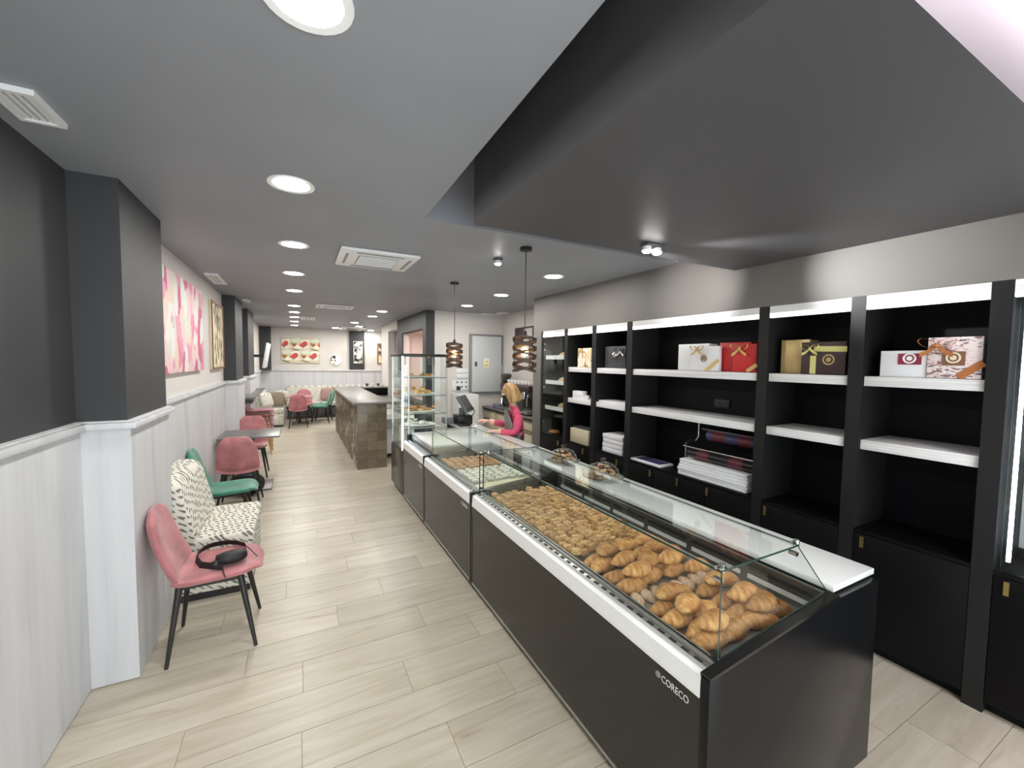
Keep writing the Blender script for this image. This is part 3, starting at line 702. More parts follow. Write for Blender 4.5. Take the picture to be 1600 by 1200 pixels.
# bay 4: white and red
g = gift(1060.5, 1108, 537.5, Z1, 'box_white', 'larger white gift box behind the gold bow, next to the red ones', x=3.2, d=.12)
g = gift(1080, 1124, 541, Z1, 'box_white', 'white gift box with gold bow and round crest', x=3.15, d=.04)
p = at(1091.5, 546, 'x', 3.15); bow(g, p.y, p.z, 3.15, 'ribbon_gold', .06); seal(g, 1100, 560, 3.15, .03, 'label_brown', 'box_white')
a = at(1103, 580, 'x', 3.15); b = at(1123, 563, 'x', 3.15); band(g, 3.149, (a.y, a.z+.005), (b.y, b.z), .03, 'ribbon_gold')
g = gift(1125, 1174, 535, Z1, 'box_red', 'larger red gift box standing behind the bowed red one', x=3.2, d=.12)
g = gift(1146, 1183, 537.5, Z1, 'box_red', 'red gift box with a gold ribbon bow', x=3.15, d=.04)
p = at(1157.5, 545, 'x', 3.15); bow(g, p.y, p.z, 3.15, 'ribbon_gold', .065)
a = at(1167, 581, 'x', 3.15); b = at(1183, 570, 'x', 3.15); band(g, 3.149, (a.y, a.z+.005), (b.y, b.z), .03, 'ribbon_gold')
# bay 5
g = gift(1221.5, 1266, 531, Z1, 'box_gold', 'shiny gold gift box beside the dark brown one', x=3.19, d=.12)
g = gift(1253, 1323, 534, Z1, 'box_brown', 'dark brown gift box tied with a lime ribbon', x=3.15, d=.035)
p = at(1268, 545, 'x', 3.15); bow(g, p.y, p.z, 3.15, 'ribbon_lime', .05)
a = at(1272, 545, 'x', 3.15); b = at(1324, 549, 'x', 3.15); band(g, 3.149, (a.y, a.z), (b.y, a.z-.005), .036, 'ribbon_lime')
a = at(1271, 556, 'x', 3.15); band(g, 3.149, (a.y, a.z), (a.y, Z1+.004), .036, 'ribbon_lime')
seal(g, 1295, 562, 3.15, .036, 'box_gold', 'box_brown')
# bay 6
g = gift(1376, 1450, 547.5, Z1, 'box_white', 'white paper bag with a wine-red crest label', 'bag', x=3.15, d=.08, name='gift_bag', lid=False)
seal(g, 1421.5, 560, 3.149, .030, 'paper_white', 'label_wine', ('label_wine', .052, .036, .028))
g = gift(1451, 1538, 526.5, Z1, 'box_print', 'patterned pale box with copper ribbon and brown crest label', x=3.14, d=.08)
p = at(1466, 540, 'x', 3.14); bow(g, p.y, p.z, 3.14, 'ribbon_copper', .07)
seal(g, 1490, 559, 3.139, .030, 'paper_cream', 'label_brown', ('label_brown', .045, .042, .034))
a = at(1497, 594, 'x', 3.14); b = at(1538, 567, 'x', 3.14); band(g, 3.139, (a.y, Z1+.01), (b.y, b.z), .035, 'ribbon_copper')
# bays 2 and 3
g = gift(903, 924, 544, Z1, 'photo_box', 'pale box printed with a food photograph', 'box', x=3.16, d=.10)
g = gift(946, 978, 541, Z1, 'box_dark', 'dark grey box with silver ball and bow', x=3.17, d=.10)
p = at(962, 554, 'x', 3.165); MB().ball((3.155, p.y, p.z), .035, 14, 10).build('ball', 'chrome', g, smooth=True)
p = at(971, 549, 'x', 3.165); bow(g, p.y, p.z, 3.165, 'chrome', .06)
Z2 = 1.32
lone(MB().box(3.15, 3.22, on(910.5, 3.15), on(895, 3.15), Z2, at(902, 611, 'x', 3.15).z), 'carton', 'box_white', 'small white cube carton beside cups on a narrow shelf', 'box', bevel=.003)
for k, px in enumerate((913, 917.5)):
    p = at(px, 620, 'x', 3.17); m = MB().lathe([(.02, 0), (.028, .03), (.03, .05), (.027, .05), (.022, .01)], c=(3.17, p.y, Z2), n=16)
    lone(m, 'cup', 'cup_white', 'small white cup beside the carton, ' + ('left of the pair' if k == 0 else 'right of the pair'), 'cup', 'cups beside the carton', smooth=True)
lone(MB().box(3.15, 3.42, on(979, 3.15)-.0, on(936, 3.15), Z2, Z2+.018), 'flat_carton', 'box_white', 'thin white board lying on a narrow shelf', 'board', bevel=.002)
p0, p1 = max(on(921, 3.14), 3.945), min(on(892.5, 3.14), 4.434)
t = thing('gift_bag', 'cream paper bag with folded dark top, in a bottom niche', 'bag', (3.2, (p0+p1)/2, ZB))
MB().box(3.14, 3.3, p0, p1, ZB, .935).build('body', 'box_cream', t, bevel=.004); MB().box(3.17, 3.29, p0+.01, p1-.03, .935, .96).build('flap', 'box_dark', t, bevel=.004)
y0, y1 = on(975, 3.14), on(943.5, 3.14)
for k in range(4):
    j = [0, .006, -.004, .003][k]
    o = ['bottom', 'second', 'third', 'top'][k]
    lone(MB().box(3.14+abs(j), 3.4, y0+j, y1+j, ZB+.002+k*.052, ZB+k*.052+.050), 'flat_box', 'box_white', f'white flat cake box, {o} of the stack of four', 'box', 'stacked white cake boxes', bevel=.003)
# bay 4 lower niche: packs, magazine, paper rolls
for k in range(6):
    a = at(1058+random.uniform(-1, 1), 741, 'x', 3.14).y; b = at(1165+random.uniform(-2, 2), 767, 'x', 3.14).y
    nm = ['lowest', 'second', 'third', 'fourth', 'fifth', 'topmost'][k]
    lone(MB().box(3.135+random.uniform(0, .012)+(k > 3)*.02, 3.36, b, a, ZB+.001+k*.024, ZB+k*.024+.022), 'cardboard_pack', 'paper_white', f'flat white cardboard pack, {nm} of the pile by the paper rolls', 'cardboard', 'pile of flat cardboard packs', bevel=.004)
a, b = on(1040, 3.15), on(983, 3.15)
t = thing('magazine', 'white magazine with grey cover lying in the wide bay', 'magazine', (3.2, (a+b)/2, ZB))
MB().box(3.13, 3.32, a+.02, b-.05, ZB+.001, ZB+.022).build('pages', 'paper_white', t, bevel=.003); MB().box(3.16, 3.30, a+.05, b-.12, ZB+.022, ZB+.025).build('cover', 'roll_blue', t)
t = thing('roll_dispenser', 'wire dispenser holding two rolls of printed black wrapping paper', 'dispenser', (3.3, 2.25, ZB))
ya, yb = at(1077, 700, 'x', 3.25).y, 1.965
for yy in (ya, yb): MB().tube([(3.2, yy, .915), (3.2, yy, .98), (3.2, yy, 1.04), (3.26, yy, 1.065), (3.33, yy, 1.05), (3.37, yy, 1.09), (3.37, yy, 1.25)], .006, 8).build('wire_frame', 'steel', t, smooth=True)
for zc, xc, y0, y1, c, nm in ((.955, 3.24, yb+.02, ya-.02, 'roll_black', 'lower'), (1.12, 3.36, yb+.06, ya-.12, 'roll_blue', 'upper')):
    r = MB().cyl((xc, y0, zc), (xc, y1, zc), .045, n=20).build('paper_roll', c, t, smooth=True)
    for u in (.25, .75):
        yc = y0+(y1-y0)*u; MB().cyl((xc, yc-.06, zc), (xc, yc+.06, zc), .0456, n=20).build('print_band', 'roll_print', r, smooth=True)
    MB().obox((xc-.05, (y0+y1)/2, zc+.055), (.05, y1-y0+.05, .006), Matrix.Rotation(.5, 3, 'Y')).build('cutting_bar', 'steel', t)
# bay 4 wall socket
p = at(1128, 631, 'x', 3.497); t = thing('wall_socket', 'black double socket on the back of the wide bay', 'socket', (3.49, p.y, p.z))
MB().box(3.488, 3.4995, p.y-.08, p.y+.08, p.z-.04, p.z+.04).build('plate', 'black_plastic', t, bevel=.003)
for s in (-.038, .038): MB().cyl((3.486, p.y+s, p.z), (3.492, p.y+s, p.z), .026, n=18).build('outlet', 'slot_dark', t)
# bay 7 goods
for z, l in ((1.797, 'top'), (1.497, 'middle'), (1.147, 'bottom')):
    lone(MB().box(3.19, 3.34, .10, .46, z, z+.10), 'carton', 'box_white' if z > 1.4 else 'box_grey', f'pale box on the {l} shelf of the lit glass bay', 'box', bevel=.004)
# ------------------------------------------------------------------ chairs
def shell(prof, thick, nx=17):
    """closed padded sheet swept along prof: (x, z, halfwidth, dish); x forward, y across"""
    P = [Vector((p[0], 0, p[1])) for p in prof]; m = len(P); top = []; bot = []
    for i in range(m):
        t = (P[min(i+1, m-1)]-P[max(i-1, 0)]).normalized(); n = Vector((-t.z, 0, t.x))
        if n.dot(Vector((.6, 0, .8))) < 0: n = -n
        w, dish = prof[i][2], prof[i][3]
        for k in range(nx):
            u = -1+2*k/(nx-1); e = max(0, 1-abs(u)**5)
            th = thick*(.35+.65*math.sqrt(e))*(prof[i][4] if len(prof[i]) > 4 else 1)
            c = P[i]+Vector((0, u*w, 0))+n*(dish*u*u)
            top.append(c+n*th*.5); bot.append(c-n*th*.5)
    mb = MB(); N = m*nx; fs = []
    for i in range(m-1):
        for k in range(nx-1):
            a = i*nx+k; fs += [(a, a+1, a+nx+1, a+nx), (N+a, N+a+nx, N+a+nx+1, N+a+1)]
    for i in range(m-1):
        for k in (0, nx-1): a = i*nx+k; fs.append((a, a+nx, N+a+nx, N+a))
    for k in range(nx-1):
        for i in (0, m-1): a = i*nx+k; fs.append((a, N+a, N+a+1, a+1))
    return mb.add(top+bot, fs)
def rnd_w(w, t, r0, r1, L, q=.52):
    """half width with rounded ends along a length L at distance t"""
    def c(d, r): return 1 if d >= r else math.sqrt(max(0, 1-((r-d)/r)**2))
    return w*(q+(1-q)*c(t, r0) if t < r0 else (q+(1-q)*c(L-t, r1) if L-t < r1 else 1))
def chair_meshes(vel, leg):
    S = []; N = 28
    for i in range(N+1):
        t = .5-.5*math.cos(math.pi*i/N); x = .245-.445*t
        z = .452+.012*math.cos(t*3.0)-.03*max(0, (.10-t)/.10)**2+.020*max(0, (t-.8)/.2)**2
        w = .226-.012*t
        S.append((x, z, rnd_w(w, t*.445, .15, .0001, .445, .34), .012+.02*t, .35+.65*min(1, t*6+.1)))
    B = []
    for i in range(N+1):
        t = .5-.5*math.cos(math.pi*i/N); x = -.186-.118*t-.028*math.sin(t*math.pi)*.5; z = .462+.42*t
        w = .218+.010*math.sin(t*math.pi)-.048*t
        B.append((x, z, rnd_w(w, t*.43, .03, .17, .43, .42), .034*(1-.6*t), min(1, .5+t*4, .35+(1-t)*5)))
    def orient(mb): return mb
    seat = shell(S, .056).mesh('seat', vel, smooth=60); back = shell(B, .056).mesh('backrest', vel, smooth=60)
    legs = []
    for sx in (1, -1):
        for sy in (1, -1):
            legs.append(MB().cyl((sx*.15-.01, sy*.15, .435), (sx*.218, sy*.216, 0), .019, .010, n=10).mesh('leg', leg, smooth=True))
    fr = MB().box(-.16, .15, -.165, -.135, .418, .436).box(-.16, .15, .135, .165, .418, .436).box(-.16, -.13, -.15, .15, .418, .436).box(.12, .15, -.15, .15, .418, .436).mesh('seat_frame', leg)
    seam = MB().tube([(-.187+.0, y, .475+.5*abs(y)**2*1.2) for y in [-.17+.34*k/10 for k in range(11)]], .004, 6).mesh('seam', vel, smooth=True)
    return seat, back, legs, fr, seam
CH = {}
def chair(vel, leg, loc, rz, label, group=None, tilt=0):
    if (vel, leg) not in CH: CH[(vel, leg)] = chair_meshes(vel, leg)
    seat, back, legs, fr, seam = CH[(vel, leg)]
    t = thing('dining_chair', label, 'chair', loc, group)
    for n, me in [('seat', seat), ('backrest', back), ('seat_frame', fr), ('seam', seam)]+[('leg', l) for l in legs]: inst(n, me, loc, parent=t)
    t.rotation_euler = (0, tilt, rz); return t
PINK = 'pink velvet chairs'
chair('velvet_pink', 'leg_black', (-.475, 3.13, 0), 0.02, 'pink velvet chair with a black belt bag on its seat, nearest the camera', PINK)
chair('velvet_green', 'leg_black', (-.635, 4.96, 0), .03, 'green velvet chair standing sideways behind the patterned bench', 'green velvet chairs')
chair('velvet_pink', 'leg_black', (-.63, 5.86, 0), math.pi/2, 'pink velvet chair with its back to the camera at the grey table', PINK)
chair('velvet_pink', 'leg_black', (-.64, 7.28, 0), -math.pi/2, 'pink velvet chair on the far side of the grey table', PINK)
chair('velvet_pink', 'leg_black', (0.0, 12.05, 0), math.pi/2, 'pink velvet chair with its back turned, in front of the far bench', PINK)
chair('velvet_pink', 'leg_black', (.16, 13.3, 0), -math.pi/2, 'pink velvet chair half hidden behind another at the far table', PINK)
chair('velvet_green', 'leg_black', (.54, 12.62, 0), math.pi, 'green velvet chair facing left, the front one of the far pair', 'green velvet chairs')
chair('velvet_green', 'leg_black', (.66, 13.12, 0), math.pi, 'green velvet chair facing left, the back one of the far pair', 'green velvet chairs')
for k in range(5):
    n = ['bottom', 'second', 'third', 'fourth', 'top'][k]
    chair('velvet_mauve', 'leg_wood', (-.66+.0*k, 8.95, .002+.085*k), .0, f'dusky pink chair with wooden legs, {n} of the stack beside the wall', 'stacked pink chairs', tilt=-.0)
# belt bag on the near chair
BX, BY, BZ = -.40, 3.11, .496
t = thing('belt_bag', 'black belt bag with looped strap lying on the pink chair', 'bag', (BX, BY, BZ))
P = lambda px, py: at(px, py, 'z', BZ+.01)
m = MB(); c = at(362, 872, 'z', BZ+.03); ex = Vector((.8, .35, 0)).normalized()
vs = []; 
pb = MB().ball((0, 0, 0), 1, 18, 12)
R = Matrix.Rotation(.25, 3, 'Z')
pb.v = [tuple(c+R@Vector((math.copysign(abs(v[0])**.75, v[0])*.085, math.copysign(abs(v[1])**.75, v[1])*.05, math.copysign(abs(v[2])**.7, v[2])*.036))+Vector((0, 0, .01))) for v in pb.v]
pb.build('pouch', 'bag_black', t, smooth=True)
z2 = MB().tube([c+R@Vector((-.08, .01, .035)), c+R@Vector((0, .012, .046)), c+R@Vector((.08, .01, .035))], .004, 6).build('zip', 'black_metal', t, smooth=True)
MB().ball(c+R@Vector((-.085, -.02, -.004)), .026, 10, 8, (1.2, .8, .9)).build('buckle', 'black_plastic', t, smooth=True)
path = [(347, 889), (330, 888), (312, 886), (306, 878), (307, 868), (316, 860), (330, 854), (345, 850.5), (360, 849), (374, 850), (385, 853)]
vs = []; pts = [at(x, y, 'z', BZ+.008) for x, y in path]
for i, p in enumerate(pts):
    tdir = (pts[min(i+1, len(pts)-1)]-pts[max(i-1, 0)]).normalized(); nrm = tdir.cross(Vector((0, 0, 1))); h = .034
    for a, b in ((-.0025, 0), (.0025, 0), (.0025, h), (-.0025, h)): vs.append(p+nrm*a*1.0+Vector((0, 0, b-.006))+nrm*(b*.35))
n = len(pts); m = MB().add(vs, [(i*4+j, i*4+(j+1) % 4, (i+1)*4+(j+1) % 4, (i+1)*4+j) for i in range(n-1) for j in range(4)]+[(0, 1, 2, 3), (4*n-1, 4*n-2, 4*n-3, 4*n-4)])
m.build('strap', 'bag_black', t)
MB().tube([at(386, 854, 'z', BZ+.03), at(391, 858, 'z', BZ+.02), at(396, 863, 'z', BZ+.01), at(402, 869, 'z', BZ+.005)], .003, 6).build('zip_pull', 'bag_black', t)
MB().tube([at(348, 888, 'z', BZ+.01), at(350, 896, 'z', BZ+.005), at(352, 902, 'z', BZ)], .0035, 6).build('strap_end', 'bag_black', t)
# ------------------------------------------------------------------ benches
def cushionbox(x0, x1, y0, y1, z0, z1, r=.04): return MB().box(x0, x1, y0, y1, z0, z1)
b1 = thing('bench', 'short bench in white fabric with dark brush strokes, between pink and green chairs', 'bench', (-.64, 4.05, 0), 'brush-stroke benches')
MB().box(-.94, -.35, 3.665, 4.44, 0, .05).build('plinth', 'black_metal', b1)
MB().box(-.945, -.33, 3.655, 4.455, .05, .34).build('base', 'brush_fabric', b1, bevel=.012)
MB().box(-.78, -.315, 3.652, 4.46, .342, .455).build('seat_cushion', 'brush_fabric', b1, bevel=.03, seg=3)
MB().prism([(-.95, .342), (-.70, .342), (-.665, .46), (-.76, .855), (-.83, .90), (-.95, .90)], 'y', 3.652, 4.46).build('backrest', 'brush_fabric', b1, bevel=.03, seg=3)
b2 = thing('bench', 'bench in brush-stroke fabric along the left wall at the far end', 'bench', (-.64, 13.0, 0), 'brush-stroke benches')
MB().box(-.94, -.36, 12.24, 13.6, 0, .05).build('plinth', 'black_metal', b2)
MB().box(-.945, -.34, 12.22, 13.6, .05, .35).build('base', 'brush_fabric', b2, bevel=.012)
MB().box(-.80, -.335, 12.21, 13.6, .352, .48).build('seat_cushion', 'brush_fabric', b2, bevel=.03)
MB().prism([(-.95, .352), (-.74, .352), (-.70, .48), (-.80, .90), (-.95, .92)], 'y', 12.21, 13.6).build('backrest', 'brush_fabric', b2, bevel=.03)
def back_bench(x0, x1, label):
    t = thing('bench', label, 'bench', ((x0+x1)/2, 13.95, 0), 'brush-stroke benches')
    MB().box(x0, x1, 13.68, 14.25, .30, .36).box(x0, x1, 13.70, 13.73, .0, .03).build('frame', 'leg_black', t)
    for x in (x0+.05, (x0+x1)/2, x1-.05):
        for y in (13.71, 14.2): MB().box(x-.015, x+.015, y-.015, y+.015, 0, .30).build('leg', 'leg_black', t)
    n = max(2, round((x1-x0)/.55))
    MB().box(x0, x1, 13.66, 14.1, .36, .48).build('seat_cushion', 'brush_fabric', t, bevel=.03)
    MB().prism([(13.98, .36), (14.26, .36), (14.26, .95), (14.14, .95), (14.02, .50)], 'x', x0, x1).build('backrest', 'brush_fabric', t, bevel=.03)
back_bench(-.30, .82, 'back wall bench in brush-stroke fabric behind the pink chairs')
back_bench(.84, 2.05, 'back wall bench in brush-stroke fabric behind the green chairs')
def cushion(c, rx, rz, s, mat, label):
    me = MB().ball((0, 0, 0), 1, 20, 10)
    me.v = [(math.copysign(abs(v[0])**.45, v[0])*s*.5, math.copysign(abs(v[2])**.9, v[2])*.07*(1-.5*max(abs(v[0]), abs(v[1]))**4), math.copysign(abs(v[1])**.45, v[1])*s*.5) for v in me.v]
    R = Matrix.Rotation(rz, 3, 'Z') @ Matrix.Rotation(rx, 3, 'X'); me.v = [tuple(Vector(c)+R@Vector(v)) for v in me.v]
    lone(me, 'cushion', mat, label, 'cushion', smooth=True)
cushion((-.50, 12.50, .70), -.35, .25, .40, 'cushion_brown', 'brown cushion leaning on the far left bench')
cushion((-.72, 12.27, .71), -.3, .9, .38, 'brush_fabric', 'patterned cushion leaning against the left wall bench')
cushion((-.42, 13.2, .70), -.25, -.5, .38, 'brush_fabric', 'patterned cushion in the far corner between two benches')
cushion((.80, 13.84, .70), -.3, -.3, .40, 'cushion_mauve', 'mauve cushion on the back bench behind the green chairs')
# ------------------------------------------------------------------ tables
def table(x0, x1, y0, y1, label, mat='table_grey', zt=.75):
    t = thing('cafe_table', label, 'table', ((x0+x1)/2, (y0+y1)/2, 0)); cx, cy = (x0+x1)/2, (y0+y1)/2
    MB().box(x0, x1, y0, y1, zt-.022, zt).build('tabletop', mat, t, bevel=.003)
    MB().box(cx-.035, cx+.035, cy-.035, cy+.035, .02, zt-.022).build('column', 'leg_black', t, bevel=.004)
    MB().box(cx-.19, cx+.24, cy-.25, cy+.25, .0, .022).build('base_plate', 'dark_steel', t, bevel=.004)
    MB().box(cx-.15, cx+.15, cy-.15, cy+.15, zt-.04, zt-.022).build('support_plate', 'leg_black', t)
table(-.921, -.228, 6.28, 7.0, 'square grey cafe table between two pink chairs by the left wall')
table(-.30, .36, 12.40, 13.0, 'far cafe table behind the pink chair', 'cushion_mauve')
# black bag under the table
m = MB().ball((-.56, 6.62, .15), 1, 16, 10); m.v = [(-.60+(v[0]+.56)*.2, 6.25+(v[1]-6.62)*.10, .15+math.copysign(abs(v[2]-.15)**.8, v[2]-.15)*.15) for v in m.v]
t = thing('backpack', 'black backpack on the floor under the grey table', 'bag', (-.6, 6.25, 0)); m.build('sack', 'bag_black', t, smooth=True)
MB().tube([(-.64, 6.25, .29), (-.63, 6.25, .335), (-.57, 6.25, .335), (-.56, 6.25, .29)], .008, 6).build('strap', 'bag_black', t)
# wall console behind the second pilaster
t = thing('wall_console', 'dark grey box shelf on the left wall behind the second pilaster', 'shelf', (-.8, 9.0, 1.0))
MB().box(-.954, -.66, 8.32, 10.9, 1.075, 1.10).build('top', 'table_grey', t); MB().box(-.954, -.70, 8.32, 8.75, 1.0, 1.075).build('drawer', 'black_metal', t)
# ------------------------------------------------------------------ pictures and wall fittings
def picture(x, q0, q1, zb, zt, mat, label, frame='box_cream', fr=.0, th=.03, name='wall_picture'):
    t = thing(name, label, 'picture', (x, (q0+q1)/2, zb))
    c = MB().box(x-th, x, q0, q1, zb, zt).build('canvas', mat if not fr else 'box_cream', t, bevel=.004)
    if fr:
        MB().box(x-.004, x+.001, q0+fr, q1-fr, zb+fr, zt-fr).build('print', mat, t)
        MB().box(x, x+.012, q0, q1, zb, zb+fr).box(x, x+.012, q0, q1, zt-fr, zt).box(x, x+.012, q0, q0+fr, zb+fr, zt-fr).box(x, x+.012, q1-fr, q1, zb+fr, zt-fr).build('frame', frame, t)
    return t
picture(-.935, 4.20, 5.74, 1.64, 2.51, 'art_flowers', 'large canvas of pink abstract petals on the left wall')
picture(-.945, 6.34, 7.22, 1.63, 2.50, 'art_specks', 'framed cream picture with dark shapes, right of the pink canvas', 'label_brown', .025)
picture(-.945, 8.45, 9.1, 1.62, 2.45, 'art_blackwhite', 'black and white picture between the second and third pilasters', 'black_metal', .02)
p = at(353, 534, 'x', -.96); lone(MB().box(-.974, -.945, p.y-.09, p.y+.09, p.z-.09, p.z+.09), 'thermostat', 'white_plastic', 'small white control box beside the second pilaster', 'switch', bevel=.006)
# television on its arm
t = thing('television', 'white-backed television tilted on a wall arm, seen edge on', 'television', (-.65, 10.9, 1.6))
R = Matrix.Rotation(.16, 3, 'Y'); c = Vector((-.62, 10.95, 1.84))
MB().obox(c, (.045, .92, .56), R).build('casing', 'white_plastic', t, bevel=.006)
MB().obox(c+R@Vector((-.026, 0, 0)), (.01, .5, .3), R).build('rear_cover', 'black_plastic', t)
MB().box(-.973, -.955, 10.85, 11.05, 1.72, 1.96).box(-.96, -.66, 10.92, 10.98, 1.80, 1.86).build('wall_arm', 'black_metal', t)
# geometric canvas on the back wall
q = [at(439.5, 526.5, 'y', YB-.03), at(500, 567.5, 'y', YB-.03)]
x0, x1, z0, z1 = q[0].x, q[1].x, q[1].z, q[0].z
t = thing('wall_picture', 'wide canvas of red, brown and cream geometric shapes on the back wall', 'picture', ((x0+x1)/2, YB, z0))
MB().box(x0, x1, YB-.035, YB, z0, z1).build('canvas', 'box_cream', t)
W, H = x1-x0, z1-z0
def poly(pts, mat, k):
    cl = [(min(1, max(0, u)), min(1, max(0, v))) for u, v in pts]
    if len(set(cl)) < 3: return
    y = YB-.035-.0006*k
    MB().add([(x0+u*W, y, z0+v*H) for u, v in cl]+[(x0+u*W, YB-.034, z0+v*H) for u, v in cl], [tuple(range(len(cl)))]+[(i, (i+1) % len(cl), len(cl)+(i+1) % len(cl), len(cl)+i) for i in range(len(cl))]).build('painted_shape', mat, t)
M('art_red', (206, 74, 76), .7); M('art_brown', (150, 98, 64), .7); M('art_cream', (238, 232, 214), .7); M('art_mint', (214, 224, 204), .7); M('art_char', (84, 76, 74), .7); M('art_tan', (196, 168, 112), .7); M('art_blush', (236, 214, 204), .7)
for r in range(2):
    for c4 in range(3):
        ox, oz = c4*.5-.25*(r == 0)-.02, .46*(1-r)+.02
        S = lambda L: [(ox+u*.5, oz+v*.46) for u, v in L]
        poly(S([(.0, .95), (.45, 1.1), (.5, .8), (.2, .62)]), 'art_mint', 1); poly(S([(.5, .9), (.95, 1.0), (1, .7), (.6, .6)]), 'art_cream', 1)
        poly(S([(.02, .72), (.33, .70), (.30, .48), (.18, .34), (.06, .5)]), 'art_brown', 2); poly(S([(.05, .72), (.33, .70), (.31, .58), (.05, .62)]), 'art_tan', 3)
        poly(S([(.42, .46), (.70, .82), (.86, .80), (.88, .62), (.62, .32)]), 'art_red', 2); poly(S([(.62, .32), (.88, .62), (.86, .50), (.64, .26)]), 'art_char', 3)
        poly(S([(.28, .5), (.42, .46), (.6, .2), (.2, .22)]), 'art_cream', 1); poly(S([(.62, .3), (.9, .58), (1.0, .3), (.75, .12)]), 'art_blush', 1)
        poly(S([(.0, .2), (.3, .12), (.52, .0), (.40, .0), (.1, .1)]), 'art_char', 2)
# round plate clock
p = at(524.3, 563, 'y', YB-.03); r = .165
t = thing('wall_disc', 'round white wall disc with a grey half picture', 'wall clock', (p.x, YB, p.z))
MB().cyl((p.x, YB-.03, p.z), (p.x, YB, p.z), r, n=32).build('disc', 'white_plastic', t, smooth=True)
m = MB(); N = 14; m.add([(p.x, YB-.033, p.z+r*.95), (p.x, YB-.033, p.z-r*.95)]+[(p.x-r*.95*math.sin(math.pi*k/N), YB-.033, p.z-r*.95*math.cos(math.pi*k/N)) for k in range(1, N)], [tuple([0, 1]+list(range(2, N+1)))]).build('half_print', 'art_blackwhite', t)
a, b = at(552, 533, 'y', YB-.06), at(567, 568, 'y', YB-.06)
t = thing('wall_picture', 'tall narrow black and white picture on the dark back pilaster', 'picture', ((a.x+b.x)/2, YB-.05, b.z))
MB().box(a.x, b.x, YB-.075, YB-.05, b.z, a.z).build('canvas', 'box_cream', t); MB().box(a.x+.015, b.x-.015, YB-.078, YB-.074, b.z+.015, a.z-.015).build('print', 'art_blackwhite', t)
p = at(591, 552, 'y', YB-.02); t = thing('wall_picture', 'framed picture half hidden behind the white doorway wall', 'picture', (p.x+.1, YB, 1.62))
MB().box(p.x-.03, p.x+.2, YB-.03, YB, 1.63, 2.32).build('frame', 'label_brown', t); MB().box(p.x+.01, p.x+.16, YB-.033, YB-.029, 1.67, 2.28).build('print', 'art_specks', t)
# ------------------------------------------------------------------ tiled bar
IX0, IX1, IY0, IY1 = .842, 1.300, 6.975, 11.3
isl = thing('tiled_bar', 'bar counter clad in brown relief tiles with a grey top', 'bar counter', ((IX0+IX1)/2, (IY0+IY1)/2, 0))
MB().box(IX0+.012, IX1-.004, IY0+.012, IY1, 0, 1.05).build('core', 'dark_steel', isl)
MB().box(.765, 1.365, 6.915, 11.35, 1.055, 1.092).build('top_slab', 'stone_top', isl, bevel=.003)
TS = (IX1-IX0)/3; ROWS = 7; TH = 1.05/ROWS
def tile_mesh(kind):
    g = .0015; m = MB().box(-TS/2+g, TS/2-g, 0, .012, -TH/2+g, TH/2-g); y = -.008
    if kind == 'ribs':
        for k in range(7): x = -TS/2+TS*(k+.5)/7; m.box(x-.006, x+.006, y, .001, -TH/2+.006, TH/2-.006)
    elif kind == 'bands':
        for k in range(5): z = -TH/2+TH*(k+.5)/5; m.box(-TS/2+.006, TS/2-.006, y, .001, z-.007, z+.007)
    elif kind == 'pyr':
        for i in range(4):
            for j in range(4):
                x = -TS/2+TS*(i+.5)/4; z = -TH/2+TH*(j+.5)/4; h = TS/8-.002
                m.add([(x-h, 0, z-h), (x+h, 0, z-h), (x+h, 0, z+h), (x-h, 0, z+h), (x, -.018, z)], [(0, 1, 4), (1, 2, 4), (2, 3, 4), (3, 0, 4)])
    elif kind == 'rings':
        for cx, cz in ((-.25, .25), (.25, .25), (-.25, -.25), (.25, -.25)):
            m.tube([(cx*TS+.026*math.cos(a), -.001, cz*TH+.026*math.sin(a)) for a in [k*math.pi/4 for k in range(8)]], .006, 4, True)
    elif kind == 'swirl':
        m.tube([(.05*math.cos(a), -.001, .05*math.sin(a)) for a in [k*math.pi/5 for k in range(10)]], .006, 4, True)
        m.tube([(.022*math.cos(a), -.001, .022*math.sin(a)) for a in [k*math.pi/3 for k in range(6)]], .006, 4, True)
    elif kind == 'zig':
        for k in range(5):
            z = -TH/2+TH*(k+.5)/5; m.tube([(-TS/2+.008+(TS-.016)*i/6, -.001, z+(.009 if i % 2 else -.009)) for i in range(7)], .005, 4)
    return m.mesh('tile', 'tile_brown')
KN = ['plain', 'ribs', 'bands', 'pyr', 'rings', 'swirl', 'zig']; TM = {k: tile_mesh(k) for k in KN}
pat = [['ribs', 'bands', 'pyr'], ['plain', 'zig', 'zig'], ['bands', 'pyr', 'plain'], ['rings', 'swirl', 'ribs'], ['plain', 'swirl', 'plain'], ['bands', 'plain', 'plain'], ['plain', 'plain', 'plain']]
for r in range(ROWS):
    for c in range(3): inst('tile', TM[pat[r][c]], (IX0+TS*(c+.5), IY0, 1.05-TH*(r+.5)), parent=isl)
nc = int((IY1-IY0)/TS)
for r in range(ROWS):
    for c in range(nc):
        inst('tile', TM[random.choice(['plain', 'plain', 'ribs', 'bands', 'zig', 'swirl', 'rings', 'pyr', 'ribs'])], (IX0, IY0+.012+TS*(c+.5), 1.05-TH*(r+.5)), (0, 0, -math.pi/2), parent=isl)
